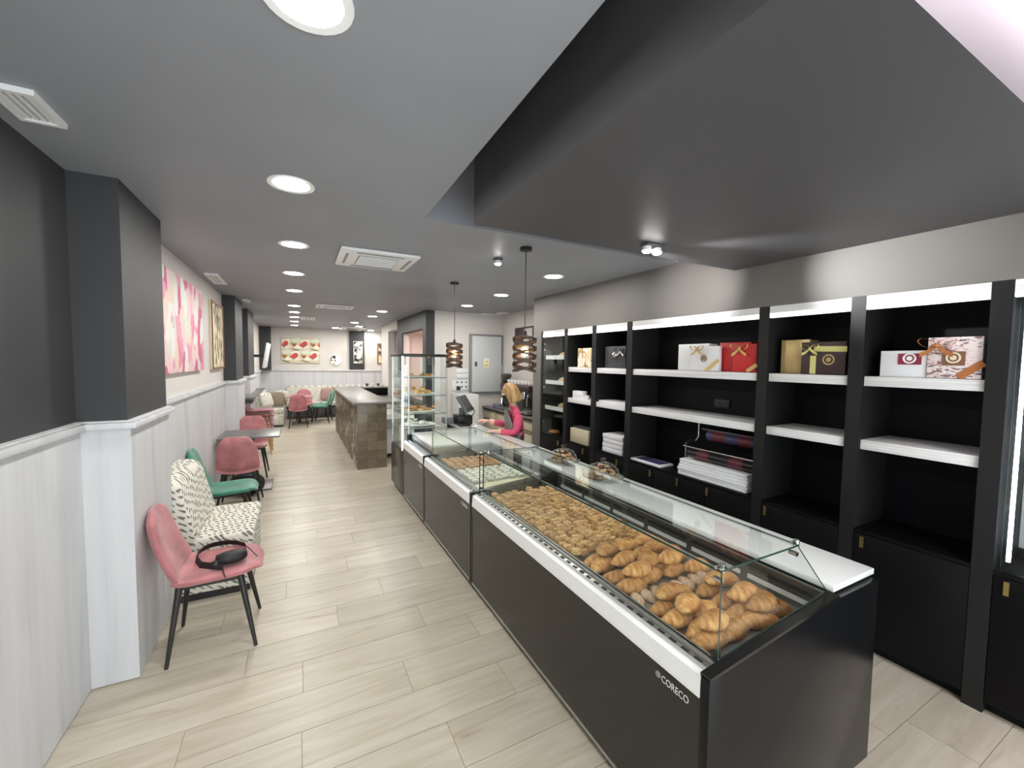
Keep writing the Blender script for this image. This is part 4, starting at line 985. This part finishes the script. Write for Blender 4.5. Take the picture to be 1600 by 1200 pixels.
# return bar and sink unit behind
t = thing('bar_return', 'dark cross counter with pale top at the far end of the tiled bar', 'bar counter', (1.7, 11.2, 0))
MB().box(1.37, 2.07, 11.02, 11.3, 0, 1.05).build('body', 'dark_end', t); MB().box(1.37, 2.07, 10.98, 11.36, 1.055, 1.092).build('top_slab', 'steel_soft', t)
t = thing('sink_unit', 'stainless sink unit behind the tiled bar', 'sink', (1.65, 9.3, 0))
MB().box(1.31, 2.05, 8.2, 10.9, .08, .84).build('cabinet', 'dark_end', t); MB().box(1.308, 2.06, 8.15, 10.95, .84, .87).build('top', 'steel', t, bevel=.004)
MB().box(1.5, 1.85, 8.6, 9.1, .871, .876).build('basin_rim', 'chrome', t); MB().box(1.53, 1.82, 8.63, 9.07, .872, .8775).build('basin', 'slot_dark', t)
MB().tube([(1.9, 8.85, .87), (1.9, 8.85, 1.02), (1.86, 8.85, 1.06), (1.80, 8.85, 1.05), (1.76, 8.85, 1.0)], .012, 8).build('tap', 'chrome', t, smooth=True)
t = thing('glass_washer', 'white under-counter appliance with curved grey door beside the tiled bar', 'dishwasher', (1.6, 7.85, 0))
MB().box(1.31, 1.9, 7.55, 8.13, .09, .80).build('housing', 'white_plastic', t, bevel=.01)
MB().prism([(7.50, .55), (7.50, .72), (7.55, .80), (7.9, .84), (8.13, .84), (8.13, .80), (7.56, .78), (7.55, .55)], 'x', 1.32, 1.89).build('door', 'steel_soft', t)
for x in (1.36, 1.84): MB().cyl((x, 7.7, 0), (x, 7.7, .09), .02).cyl((x, 8.0, 0), (x, 8.0, .09), .02).build('foot', 'black_plastic', t)
for k, (x, c) in enumerate(((1.45, 'cup_white'), (1.58, 'fluff'), (1.72, 'cup_white'), (1.86, 'fluff'), (1.97, 'cup_white'))):
    m = MB().lathe([(.02, 0), (.038, .02), (.042, .07), (.038, .07), (.03, .02), (.01, .012)], c=(x, 11.15, 1.092), n=14)
    lone(m, 'cup', c, ('white' if c == 'cup_white' else 'dark') + f' cup on the far cross counter, {["leftmost", "second", "middle", "fourth", "rightmost"][k]} of five', 'cup', 'cups on the far counter', smooth=True)

# ------------------------------------------------------------------ kitchen corner
YK = 7.5
def ky(px, py): return at(px, py, 'y', YK)
a, b = ky(735, 524), ky(781, 612)
t = thing('electrical_cabinet', 'grey metal electrical cabinet with a yellow warning sign', 'cabinet', ((a.x+b.x)/2, YK, b.z))
MB().box(a.x-.03, b.x+.03, YK-.06, YK, b.z-.03, a.z+.03).build('frame', 'grey_plastic', t, bevel=.01)
d = MB().box(a.x+.012, b.x-.012, YK-.08, YK-.058, b.z+.012, a.z-.012).build('door', 'grey_door', t, bevel=.006)
p = ky(741, 569); MB().box(p.x-.025, p.x+.025, YK-.095, YK-.079, p.z-.04, p.z+.05).build('latch', 'dark_steel', d, bevel=.004)
p = ky(757.5, 567); pl = MB().box(p.x-.055, p.x+.055, YK-.083, YK-.079, p.z-.085, p.z+.085).build('warning_sign', 'paper_white', d)
MB().prism([(p.x-.04, p.z), (p.x+.04, p.z), (p.x, p.z+.07)], 'y', YK-.085, YK-.083).prism([(p.x-.045, p.z-.07), (p.x+.045, p.z-.07), (p.x+.045, p.z-.02), (p.x-.045, p.z-.02)], 'y', YK-.085, YK-.083).build('yellow_mark', 'sign_yellow', d)
a, b = ky(713, 576), ky(731, 591)
for k in range(2):
    z1 = a.z-k*(a.z-b.z)*.5; z0 = z1-(a.z-b.z)*.47
    lone(MB().box(a.x, b.x, YK-.02, YK, z0, z1), 'cover_plate', 'white_plastic', 'blank white wall plate beside the cabinet, ' + ('upper' if k == 0 else 'lower') + ' of two', 'wall plate', bevel=.004)
a, b = ky(706, 594), ky(731, 609)
t = thing('socket_panel', 'white socket panel with six outlets and a black plug', 'socket', ((a.x+b.x)/2, YK, b.z))
MB().box(a.x, b.x, YK-.025, YK, b.z, a.z).build('plate', 'white_plastic', t, bevel=.004)
for i in range(3):
    for j in range(2): MB().cyl((a.x+.1+i*.09, YK-.027, b.z+.06+j*.09), (a.x+.1+i*.09, YK-.02, b.z+.06+j*.09), .022, n=12).build('outlet', 'grey_plastic', t)
MB().box(a.x+.08, a.x+.15, YK-.07, YK-.026, b.z+.0, b.z+.07).build('plug', 'black_plastic', t, bevel=.006)
lone(MB().box(ky(704, 612).x, ky(734, 612).x, YK-.45, YK-.002, 0, 1.16), 'tall_cupboard', 'white_lam', 'white cupboard against the wall under the socket panel', 'cupboard', bevel=.004)
# coffee counter and machine
t = thing('coffee_counter', 'grey topped counter with beige drawers along the right wall', 'counter', (3.43, 6.45, 0))
MB().box(3.26, 3.655, 5.40, 7.46, .1, .87).build('carcass', 'dark_end', t); MB().box(3.22, 3.658, 5.38, 7.48, .87, .90).build('top', 'stone_top', t, bevel=.003)
MB().box(3.30, 3.65, 5.42, 7.45, 0, .1).build('plinth', 'black_metal', t)
for k in range(4):
    y0 = 5.43+k*.505
    for z0, z1 in ((.68, .84), (.40, .66), (.12, .38)):
        d = MB().box(3.243, 3.26, y0, y0+.485, z0, z1).build('drawer', 'box_cream', t, bevel=.002)
        MB().box(3.23, 3.243, y0+.04, y0+.445, z1-.016, z1-.004).build('handle', 'dark_steel', d)
t = thing('coffee_machine', 'black espresso machine with cups on top, behind the worker', 'coffee machine', (3.45, 6.2, .90))
MB().box(3.34, 3.64, 5.72, 6.72, .95, 1.34).build('body', 'black_gloss', t, bevel=.012)
MB().box(3.26, 3.64, 5.70, 6.74, 1.30, 1.385).build('hood', 'box_brown', t, bevel=.012)
MB().box(3.24, 3.62, 5.72, 6.72, .925, .965).build('drip_tray', 'steel', t, bevel=.004)
for y in (5.95, 6.25, 6.55):
    gh = MB().cyl((3.32, y, 1.16), (3.32, y, 1.28), .045, n=16).build('group_head', 'chrome', t, smooth=True)
    MB().cyl((3.31, y, 1.17), (3.20, y, 1.15), .013, n=8).build('portafilter', 'black_plastic', gh, smooth=True)
for y in (5.76, 6.68): MB().tube([(3.30, y, 1.26), (3.27, y, 1.2), (3.265, y, 1.02)], .008, 6).build('steam_wand', 'chrome', t, smooth=True)
for x in (3.30, 3.58):
    for y in (5.78, 6.66): MB().cyl((x, y, .90), (x, y, .93), .02).build('foot', 'black_plastic', t)
k = 0
for i in range(8):
    y = 5.78+i*.125
    m = MB().lathe([(.026, 0), (.036, .03), (.038, .065), (.034, .065), (.03, .02), (.008, .01)], c=(3.40, y, 1.386), n=14)
    lone(m, 'cup', 'cup_white', f'white coffee cup on top of the espresso machine, {["nearest", "second", "third", "fourth", "fifth", "sixth", "seventh", "farthest"][i]} in the row', 'cup', 'cups on the coffee machine', smooth=True)
t = thing('coffee_grinder', 'coffee grinder with clear hopper beside the espresso machine', 'grinder', (3.45, 6.88, .90))
MB().lathe([(.07, .9), (.075, 1.0), (.06, 1.25), (.07, 1.42)], c=(3.45, 6.88, 0), n=18).build('body', 'black_gloss', t, smooth=True)
MB().lathe([(.06, 1.42), (.10, 1.50), (.105, 1.53), (.08, 1.55)], c=(3.45, 6.88, 0), n=18).build('collar', 'dark_steel', t, smooth=True)
MB().lathe([(.085, 1.55), (.095, 1.72)], c=(3.45, 6.88, 0), n=18).build('hopper', 'dome_glass', t, smooth=True)
p = at(779, 632, 'z', .95)
t = thing('carton_tray', 'grey carton tray with purple print on the coffee counter', 'box', (3.36, 6.93-.0, .90))
MB().box(3.24, 3.36, 6.80, 7.03, .901, .985).build('tray', 'box_grey', t, bevel=.003); MB().box(3.238, 3.24, 6.81, 7.02, .905, .93).build('print', 'purple', t)
a, b = at(806, 515, 'x', 3.655), at(834.5, 531, 'x', 3.655)
t = thing('wall_frame', 'dark brown frame on the side wall above the coffee machine', 'picture', (3.65, (a.y+b.y)/2, 2.1))
MB().box(3.635, 3.659, b.y, a.y, 2.08, 2.40).build('frame', 'box_brown', t); MB().box(3.632, 3.636, b.y+.03, a.y-.35, 2.11, 2.37).build('glass_insert', 'grey_door', t)

# ------------------------------------------------------------------ till and small things on the worktop
ZW = .861
px = Vector((2.14, 5.66, ZW))
t = thing('till', 'black cash till with a tilted touch screen', 'cash register', px)
MB().box(2.03, 2.25, 5.56, 5.80, ZW, ZW+.13).build('base', 'black_plastic', t, bevel=.008)
MB().cyl((2.13, 5.68, ZW+.12), (2.13, 5.68, ZW+.23), .045, n=16).build('neck', 'pos_grey', t, smooth=True)
R = Matrix.Rotation(math.radians(-38), 3, 'Z') @ Matrix.Rotation(math.radians(-32), 3, 'Y')
c = Vector((2.17, 5.66, ZW+.29))
hd = MB().obox(c, (.05, .34, .27), R).build('screen_case', 'pos_grey', t, bevel=.012)
MB().obox(c+R@Vector((.0265, 0, 0)), (.004, .31, .235), R).build('screen', 'screen_dark', hd)
MB().tube([(2.25, 5.6, ZW+.1), (2.29, 5.58, ZW+.18), (2.27, 5.6, ZW+.24)], .006, 6).build('cable', 'black_plastic', t)
lone(MB().box(2.0, 2.16, 5.40, 5.52, ZW, ZW+.025), 'keypad', 'black_plastic', 'small black keypad in front of the till', 'keypad', bevel=.005)
lone(MB().box(1.88, 2.02, 5.72, 5.88, ZW, ZW+.09), 'receipt_printer', 'grey_plastic', 'small grey receipt printer left of the till', 'printer', bevel=.008)

# cake domes
COOK = [MB().lathe([(.001, 0), (.022, 0), (.0265, .007), (.022, .015), (.001, .019)], n=12).mesh('cookie', m_, smooth=True) for m_ in ('cookie', 'choc')]
def dome(p, r, n, label, which):
    t = thing('cake_dome', label, 'cake dome', p); x, y, z = p
    MB().lathe([(.03, 0), (r*.6, .003), (r*1.05, .012), (r*1.25, .024), (r*1.27, .027), (r*1.2, .022), (r*1.0, .016), (.03, .008)], c=p, n=28).build('plate', 'dome_glass', t, smooth=True)
    MB().lathe([(r, .022), (r*1.0, .045), (r*.93, .08), (r*.75, .108), (r*.45, .124), (r*.16, .13)], c=p, n=28, cap=False).build('cover', 'dome_glass', t, smooth=True)
    MB().lathe([(r*.16, .13), (.012, .137), (.022, .148), (.024, .158), (.016, .164), (.001, .165)], c=p, n=16).build('knob', 'dome_glass', t, smooth=True)
    rng = random.Random(which)
    lays = [[(0, 1), (.056, 6), (r-.032, 10)], [(.028, 3), (r-.048, 8)], [(0, 1), (.055, 6)], [(.028, 3)]]
    for lay, rings in enumerate(lays):
        for rr, cnt in rings:
            for q in range(cnt):
                a = 6.283*q/cnt+lay*.5+rng.uniform(-.05, .05)
                inst('cookie', COOK[rng.random() < .22], (x+rr*math.cos(a), y+rr*math.sin(a), z+.024+lay*.0235), (rng.uniform(-.12, .12), rng.uniform(-.12, .12), rng.uniform(0, 3)), None, (1, 1, 1), f'small round cookie under the {which} glass dome', 'cookie', f'cookies under the {which} dome')
dome((2.150, 3.10, ZW), .122, 40, 'glass cake dome full of cookies, farther of the two', 'farther')
dome((2.135, 2.53, ZW), .128, 42, 'glass cake dome full of cookies, nearer of the two', 'nearer')

# ------------------------------------------------------------------ pastries
def croissant_mesh(L=.15, R=.034, bend=.9, seed=0):
    rng = random.Random(seed); N = 30; K = 14; vs = []
    for i in range(N+1):
        t = -1+2*i/N; th = t*bend; rad = L/(2*bend)
        c = Vector((rad*math.sin(th), rad*(1-math.cos(th)), 0)); tan = Vector((math.cos(th), math.sin(th), 0)); nr = Vector((-tan.y, tan.x, 0))
        f = (t+1)/2*8; ph = f-math.floor(f); rid = 1+.13*(1-abs(ph-.35)/.65)-.06
        r = R*max(.10, math.cos(t*math.pi/2*.94)**.62)*rid
        for k in range(K):
            a = 2*math.pi*k/K; y = math.cos(a); z = math.sin(a); tw = .16*math.sin(a)
            p = c+tan*(tw*R*.6)+nr*(y*r)+Vector((0, 0, max(z*r*.86, -r*.45)))
            vs.append(p)
    fs = [(i*K+k, i*K+(k+1) % K, (i+1)*K+(k+1) % K, (i+1)*K+k) for i in range(N) for k in range(K)]+[tuple(range(K))[::-1], tuple(range(N*K, (N+1)*K))]
    m = MB().add(vs, fs); m.mi = [0 if (int(((f[0]//K)/N)*16) % 2 == 0) else 1 for f in fs]
    zs = min(v[2] for v in m.v); m.v = [(v[0], v[1]-.02, v[2]-zs) for v in m.v]
    return m.mesh('croissant', ['croissant', 'croissant_layer'], smooth=70)
CM = [croissant_mesh(.165, .043, .55, 1), croissant_mesh(.15, .045, .8, 2), croissant_mesh(.17, .041, .4, 3)]
def puff_mesh(seed):
    rng = random.Random(seed); m = MB()
    lx, ly, lz = rng.uniform(.046, .053), rng.uniform(.030, .035), rng.uniform(.036, .048)
    N = 7; K = 10; vs = []
    for i in range(N+1):
        t = i/N; w = 1-.18*abs(2*t-1)**3+rng.uniform(-.05, .05)
        for k in range(K):
            a = 2*math.pi*(k+.5)/K; r = 1+.12*(k % 2)
            vs.append(((t-.5)*lx, math.copysign(abs(math.cos(a))**.6, math.cos(a))*ly*.5*w*r, max(0, lz*.5+math.copysign(abs(math.sin(a))**.6, math.sin(a))*lz*.5*w*r)))
    fs = [(i*K+k, i*K+(k+1) % K, (i+1)*K+(k+1) % K, (i+1)*K+k) for i in range(N) for k in range(K)]+[tuple(range(K))[::-1], tuple(range(N*K, (N+1)*K))]
    return m.add(vs, fs).mesh('puff_pastry', 'puff', smooth=35)
PM = [puff_mesh(k) for k in range(6)]
ZD = .721
lone(MB().box(1.292, 1.86, .912, 2.80, ZD, ZD+.006), 'pastry_tray', 'steel_soft', 'long steel tray under the croissants and puff pastries', 'tray', bevel=.002)
ZD += .007
rng = random.Random(3)
# croissants: near end of the case, a few on top of the others
spots = []
for j in range(9):
    y = .955+j*.088
    if j == 4: continue
    for i in range(4): spots.append((1.345+i*.142+rng.uniform(-.006, .006)+(.015 if j % 2 else 0), y+rng.uniform(-.006, .006), 0, f'golden croissant, {ORD[j-(j > 4)]} row from the near end, {ORD[i]} from the front glass'))
for j in range(8):
    y = 1.0+j*.088
    if j in (3, 4): continue
    for i in range(3):
        if rng.random() < .8: spots.append((1.41+i*.13+rng.uniform(-.02, .02), y+rng.uniform(-.012, .012), .052, f'golden croissant lying on top, {ORD[j]} row from the near end, {ORD[i]} from the front glass'))
for x, y, dz, lb in spots:
    inst('croissant', CM[rng.randrange(3)], (x, y, ZD+dz+rng.uniform(.002, .006)), (rng.uniform(-.05, .05), rng.uniform(-.05, .05), rng.uniform(-.32, .32)+(math.pi if rng.random() < .4 else 0)), None, (rng.uniform(.95, 1.03),)*3,
         lb, 'croissant', 'croissants in the near case')
SG = MB().ball((0, 0, 0), 1, 14, 8); SG.v = [(v[0]*.055, v[1]*.026, max(-.004, v[2]*.026)+.004) for v in SG.v]; SGM = SG.mesh('sugared_bun', 'sugared', smooth=True)
for i in range(8):
    x = 1.315+i*.062; inst('sugared_bun', SGM, (x, .955+4*.088+rng.uniform(-.012, .012), ZD+.004), (0, 0, 1.4+rng.uniform(-.15, .15)), None, (1, 1, 1), f'sugar-dusted bun between the croissants, {ORD[i]} from the front glass', 'bun', 'sugar-dusted buns')
# small puff pastries
n = 0; y = 1.755
rows = []; j = 0
while y < 2.80:
    x = 1.305; i = 0
    while x < 1.79:
        rows.append((x, y, j, i)); x += .060; i += 1
    y += .0395; j += 1
for x, y, j, i in rows[:270]:
    lift = .010*math.sin(x*40)*math.sin(y*30)+.010
    inst('puff_pastry', PM[rng.randrange(6)], (x+rng.uniform(-.006, .006), y+rng.uniform(-.004, .004), ZD+max(0, lift)+rng.uniform(0, .010)), (rng.uniform(-.28, .28), rng.uniform(-.2, .2), rng.uniform(-.16, .16)), None, (rng.uniform(.88, .97),)*3,
         f'small puff pastry, {ORD[j]} row behind the croissants, {ORD[i]} from the front glass', 'pastry', 'puff pastries in the near case')
# middle case
lone(MB().box(1.30, 1.86, 3.70, 4.16, .721, .729), 'pastry_tray', 'steel_soft', 'steel tray of peach pastries in the middle case', 'tray', bevel=.002)
lone(MB().box(1.30, 1.86, 3.22, 3.68, .721, .729), 'pastry_tray', 'steel_soft', 'steel tray of sugar-white cakes in the middle case', 'tray', bevel=.002)
lone(MB().prism([(1.30, .721), (1.32, .73), (1.6, .745), (1.84, .737), (1.86, .721)], 'y', 2.95, 3.20), 'paper_sheet', 'paper_cream', 'sheet of cream baking paper at the near end of the middle case', 'paper')
WC = MB().box(-.028, .028, -.02, .02, 0, .028).mesh('white_cake', 'sugar_white', bevel=.007); PC = MB().box(-.03, .03, -.02, .02, 0, .026).mesh('peach_pastry', 'peach_pastry', bevel=.008)
for i in range(7):
    for j in range(6):
        inst('white_cake', WC, (1.345+i*.075+rng.uniform(-.01, .01), 3.265+j*.07+rng.uniform(-.008, .008), .730), (0, 0, rng.uniform(-.5, .5)), None, (1, 1, 1), f'white cake in middle case, {ORD[j]} row from near end, {ORD[i]} from glass', 'cake', 'white cakes')
        inst('peach_pastry', PC, (1.345+i*.075+rng.uniform(-.008, .008), 3.745+j*.07+rng.uniform(-.008, .008), .730), (0, 0, rng.uniform(-.4, .4)), None, (1, 1, 1), f'peach pastry in middle case, {ORD[j]} row from near end, {ORD[i]} from glass', 'pastry', 'peach pastries')
# tower shelves
for s, z in enumerate(TSH):
    nm = ['top', 'second', 'third', 'bottom'][s]
    pt = MB().lathe([(.05, 0), (.16, .002), (.2, .012), (.19, .014), (.05, .006)], c=(1.46, 5.56, z+.001), n=24, sx=1.15, sy=1)
    lone(pt, 'plate', 'cup_white', f'white plate on the {nm} shelf of the glass tower', 'plate', 'tower plates', smooth=True)
    cnt = [6, 14, 22, 14][s]
    for k in range(cnt):
        a = rng.uniform(0, 6.28); rr = rng.uniform(.02, .16); l = 0 if k < 10 else .03
        me = [CM[1], PM[k % 6], CM[0], WC][s]; sc = [.55, 1.2, .5, 1.0][s]
        inst(['bun', 'puff_pastry', 'small_croissant', 'cream_cake'][s], me, (1.46+rr*1.2*math.cos(a), 5.56+rr*math.sin(a), z+.015+l), (0, 0, rng.uniform(0, 6)), None, (sc,)*3,
             ['brown bun on the top shelf of the glass tower', 'flat puff pastry on the second shelf of the glass tower', 'small croissant heaped on the third shelf of the glass tower', 'pale cream cake on the bottom shelf of the glass tower'][s], ['bun', 'pastry', 'croissant', 'cake'][s], f'{nm} tower shelf pastries')
# bread in the glass door bay
for z, nm in ((1.832, 'top'), (1.487, 'middle'), (1.127, 'bottom')):
    m = MB().ball((3.3, 4.72, z+.035), 1, 16, 8); m.v = [(3.3+(v[0]-3.3)*.09, 4.72+(v[1]-4.72)*.16, max(z, z+.03+(v[2]-z-.035)*.06)) for v in m.v]
    lone(m, 'bread_loaf', 'cookie', f'round loaf on the {nm} tray behind the glass door', 'bread', 'loaves behind the glass door', smooth=True)
m = MB().lathe([(.03, 0), (.06, 0), (.085, .025), (.07, .05), (.03, .05), (.015, .03)], c=(3.25, at(866, 674, 'x', 3.25).y, ZB), n=20); lone(m, 'ring_bun', 'croissant', 'glazed ring bun at the bottom of the glass door bay', 'bun', smooth=True)
# ------------------------------------------------------------------ the worker behind the counter
DC = 5.36
def pp(x, y, d=0.0): return dep(x, y, DC+d)
def skinned(edges_pts, rad, sub=2, root=0):
    """edges_pts: (verts, edges); returns evaluated mesh data grown with a Skin modifier"""
    vs, es = edges_pts
    me = bpy.data.meshes.new('sk'); me.from_pydata([tuple(v) for v in vs], es, [])
    o = bpy.data.objects.new('sk', me); COL.objects.link(o)
    mo = o.modifiers.new('s', 'SKIN'); mo.use_smooth_shade = True; mo.branch_smoothing = .6
    for i, r in enumerate(rad):
        r = r if isinstance(r, tuple) else (r, r); me.skin_vertices[0].data[i].radius = r
    for i in range(len(vs)): me.skin_vertices[0].data[i].use_root = (i == root)
    sb_ = o.modifiers.new('d', 'SUBSURF'); sb_.levels = sub; sb_.render_levels = sub
    dg = bpy.context.evaluated_depsgraph_get(); r = bpy.data.meshes.new_from_object(o.evaluated_get(dg)); bpy.data.objects.remove(o)
    return r
Fw = Vector((-.88, .47, 0)).normalized(); Sd = Vector((-Fw.y, Fw.x, 0))   # Sd: her left, towards the camera
if Sd.dot(CF) > 0: Sd = -Sd
head = pp(797, 614); neck = pp(802.5, 634, 0); chest = pp(808.5, 652); waist = pp(809.5, 684); 
pel = Vector((waist.x, waist.y, .86)); base = Vector((pel.x, pel.y, 0))
lsh = pp(810.5, 647, -.0)+Sd*.15; rsh = pp(804, 643, 0)-Sd*.15
lel = pp(806, 673, 0)+Sd*.21+Vector((0, 0, .0)); rel = pp(793, 668, 0)-Sd*.20
lwr = pp(776, 671, 0)+Sd*.13; rwr = pp(762, 659, 0)-Sd*.10
V = [pel, waist, chest, neck, neck+(head-neck)*.55]; E_ = [(0, 1), (1, 2), (2, 3), (3, 4)]; Rr = [(.18, .135), (.16, .125), (.18, .135), (.058, .058), (.05, .05)]
def addv(p, r, to):
    V.append(p); Rr.append(r); E_.append((to, len(V)-1)); return len(V)-1
for s, sh, el, wr in ((1, lsh, lel, lwr), (-1, rsh, rel, rwr)):
    i = addv(sh, .064, 2); i = addv(sh+(el-sh)*.5, .064, i); i = addv(el, .054, i); i = addv(el+(wr-el)*.55, .043, i); i = addv(wr, .03, i)
for s in (1, -1):
    hip = pel+Sd*s*.085+Vector((0, 0, -.05)); i = addv(hip, .088, 0); kn = hip+Vector((0, 0, -.37)); kn.z = .45; i = addv(kn, .062, i)
    an = Vector((kn.x, kn.y, .09)); i = addv(an, .045, i); i = addv(Vector((an.x, an.y, .045))+Fw*.15, (.04, .035), i)
bm_me = skinned((V, E_), Rr)
pt = thing('person', 'worker in pink shirt, grey apron and black mask standing behind the counter', 'person', base)
def mesh_part(me, name, fn, mats, off):
    me.transform(Matrix.Translation(-Vector(off))); me.materials.clear()
    for m in mats: me.materials.append(MATS[m])
    for p in me.polygons: p.material_index = fn(p.center+Vector(off)); p.use_smooth = True
    o = bpy.data.objects.new(name, me); COL.objects.link(o); o.parent = pt; o.location = (0, 0, 0); ROOT[o.name] = Vector(off); return o
def bodymat(c):
    if c.z < .10: return 3
    if c.z < pel.z-.02: return 2
    for el, wr in ((lel, lwr), (rel, rwr)):
        d = (wr-el); u = (c-el).dot(d)/d.length_squared
        if u > .72 and (c-(el+d*u)).length < .08: return 1
    if c.z > neck.z-.005: return 1
    return 0
mesh_part(bm_me, 'body', bodymat, ['shirt_pink', 'skin', 'trouser_dark', 'black_plastic'], base)
# head
up = (head-neck).normalized(); up = Vector((0, 0, 1))*.8+up*.2; up.normalize()
fdir = (Fw*.93+Vector((0, 0, -.30))).normalized(); sdir = Sd; hup = fdir.cross(sdir).normalized()
if hup.z < 0: hup = -hup
def HP(f, s, u): return head+fdir*f+sdir*s+hup*u
hm = MB().ball((0, 0, 0), 1, 24, 18)
def hshape(v):
    f, s, u = v; w = .078*(1-.18*max(0, -u)); d = .098
    return HP(f*d+(.012 if u < -.2 and f > 0 else 0)*(-u), s*w, u*.118-.006)
hm.v = [tuple(hshape(v)) for v in hm.v]; hd = hm.build('head', 'skin', pt, smooth=True)
MB().obox(HP(.102, 0, -.005), (.02, .022, .04), Matrix((fdir, sdir, hup)).transposed()).build('nose', 'skin', hd, bevel=.007)
for s in (1, -1):
    MB().ball(HP(.086, s*.032, .012), .012, 10, 8).build('eye', 'cup_white', hd, smooth=True); MB().ball(HP(.094, s*.032, .012), .0055, 8, 6).build('iris', 'box_brown', hd, smooth=True)
    MB().tube([HP(.092, s*.015, .035), HP(.09, s*.035, .04), HP(.08, s*.052, .034)], .004, 6).build('eyebrow', 'hair_blonde', hd)
    MB().ball(HP(-.005, s*.078, -.01), .026, 10, 8, (.6, .5, 1)).build('ear', 'skin', hd, smooth=True)
MB().tube([HP(.094, -.022, -.055), HP(.1, 0, -.057), HP(.094, .022, -.055)], .005, 6).build('mouth', 'label_wine', hd)
mk = MB(); N = 12; vs = []
for i in range(9):
    u = .0-.098*i/8
    for k in range(N+1):
        a = -1.25+2.5*k/N; rr = (.106 if i < 7 else .098)-.0*i; vs.append(HP(rr*math.cos(a)*(1.10 if 1 < i < 6 else 1.02), .085*math.sin(a), u-.002))
mk.add(vs, [(i*(N+1)+k, i*(N+1)+k+1, (i+1)*(N+1)+k+1, (i+1)*(N+1)+k) for i in range(8) for k in range(N)]); mk.build('face_mask', 'mask_black', pt, smooth=True)
for s in (1, -1): MB().tube([HP(.04, s*.083, -.02), HP(.01, s*.087, .0), HP(-.01, s*.085, .012)], .003, 5).build('mask_loop', 'mask_black', pt)
# bob hair: cap plus a curtain down to the jaw, open at the face
hv = []; NA = 36; NR = 12; rng = random.Random(5)
for i in range(NR+1):
    t = i/NR
    for k in range(NA):
        a = 2*math.pi*k/NA; fr = math.cos(a)
        if t < .5: ang = t/.5*math.pi/2; r = math.sin(ang); u = math.cos(ang)*.135
        else: r = 1+.05*math.sin((t-.5)*2*math.pi); u = -(t-.5)/.5*.135*(1 if fr < .45 else max(0, 1-(fr-.45)/.28))
        r *= 1+.02*math.sin(a*9)
        if fr > .6 and t >= .5: u = max(u, .045)
        hv.append(HP(r*(.118 if fr < 0 else .106)*fr-.008, r*.104*math.sin(a), u+.002))
hf = [(i*NA+k, i*NA+(k+1) % NA, (i+1)*NA+(k+1) % NA, (i+1)*NA+k) for i in range(NR) for k in range(NA)]
hm2 = MB().add(hv, hf); ho = hm2.build('hair', 'hair_blonde', pt, smooth=True)
so = ho.modifiers.new('t', 'SOLIDIFY'); so.thickness = .012; so.offset = -1
# apron bib, skirt and strap
ap = MB(); vs = []; NB = 16; NZ = 14
zt, zb = chest.z+.10, .55
for i in range(NZ+1):
    z = zt+(zb-zt)*i/NZ; t = i/NZ; sp = (.75+.75*min(1, t*2.2)) if z > pel.z+.05 else 1.75
    c = chest+(waist-chest)*((chest.z-z)/(chest.z-waist.z)) if z > waist.z else Vector((pel.x, pel.y, z))
    for k in range(NB+1):
        a = -sp+2*sp*k/NB; vs.append(Vector((c.x, c.y, z))+Fw*math.cos(a)*.170+Sd*math.sin(a)*.20)
ap.add(vs, [(i*(NB+1)+k, i*(NB+1)+k+1, (i+1)*(NB+1)+k+1, (i+1)*(NB+1)+k) for i in range(NZ) for k in range(NB)])
ao = ap.build('apron', 'apron_grey', pt, smooth=True); so = ao.modifiers.new('t', 'SOLIDIFY'); so.thickness = .008
for s in (1, -1): MB().tube([Vector((chest.x, chest.y, zt))+Fw*.13+Sd*s*.10, neck+Sd*s*.075+Fw*.03+Vector((0, 0, -.01)), neck-Fw*.05+Vector((0, 0, .0))], .009, 6).build('apron_strap', 'apron_grey', pt, smooth=True)
MB().tube([neck+Fw*.05*math.cos(a)+Sd*.055*math.sin(a)+Vector((0, 0, -.015+.012*math.cos(a))) for a in [k*math.pi/6 for k in range(12)]], .018, 8, True).build('collar', 'shirt_pink', pt, smooth=True)
# hands
def hand(wr, el, s, name):
    d = (wr-el).normalized(); d = (d+Vector((0, 0, -.12))).normalized(); side = d.cross(Vector((0, 0, 1))).normalized(); nrm = side.cross(d).normalized()
    if nrm.z < 0: nrm = -nrm
    V, E_, Rr = [wr-d*.02, wr+d*.045], [(0, 1)], [(.026, .02), (.036, .018)]
    for k, (o, L) in enumerate(((-.030, .058), (-.010, .068), (.010, .064), (.029, .050))):
        b = wr+d*.078+side*o; V.append(b); Rr.append(.0125); E_.append((1, len(V)-1))
        V.append(b+d*L*.5-nrm*.004); Rr.append(.0095); E_.append((len(V)-2, len(V)-1))
        V.append(b+d*L*.8-nrm*.028); Rr.append(.0075); E_.append((len(V)-2, len(V)-1))
    th = wr+d*.03+side*(-.042)*s; V.append(th); Rr.append(.013); E_.append((1, len(V)-1))
    V.append(th+d*.035-side*.012*s-nrm*.014); Rr.append(.010); E_.append((len(V)-2, len(V)-1)); V.append(th+d*.058-side*.004*s-nrm*.028); Rr.append(.008); E_.append((len(V)-2, len(V)-1))
    me = skinned((V, E_), Rr, 2); return mesh_part(me, name, lambda c: 0, ['skin'], base)
hand(lwr, lel, -1, 'hand'); hand(rwr, rel, 1, 'hand')
MB().tube([lwr+(lel-lwr).normalized()*.03+Vector((0, 0, .036*math.sin(a)))+Sd*.036*math.cos(a) for a in [k*math.pi/6 for k in range(12)]], .004, 6, True).build('bracelet', 'brass', pt)
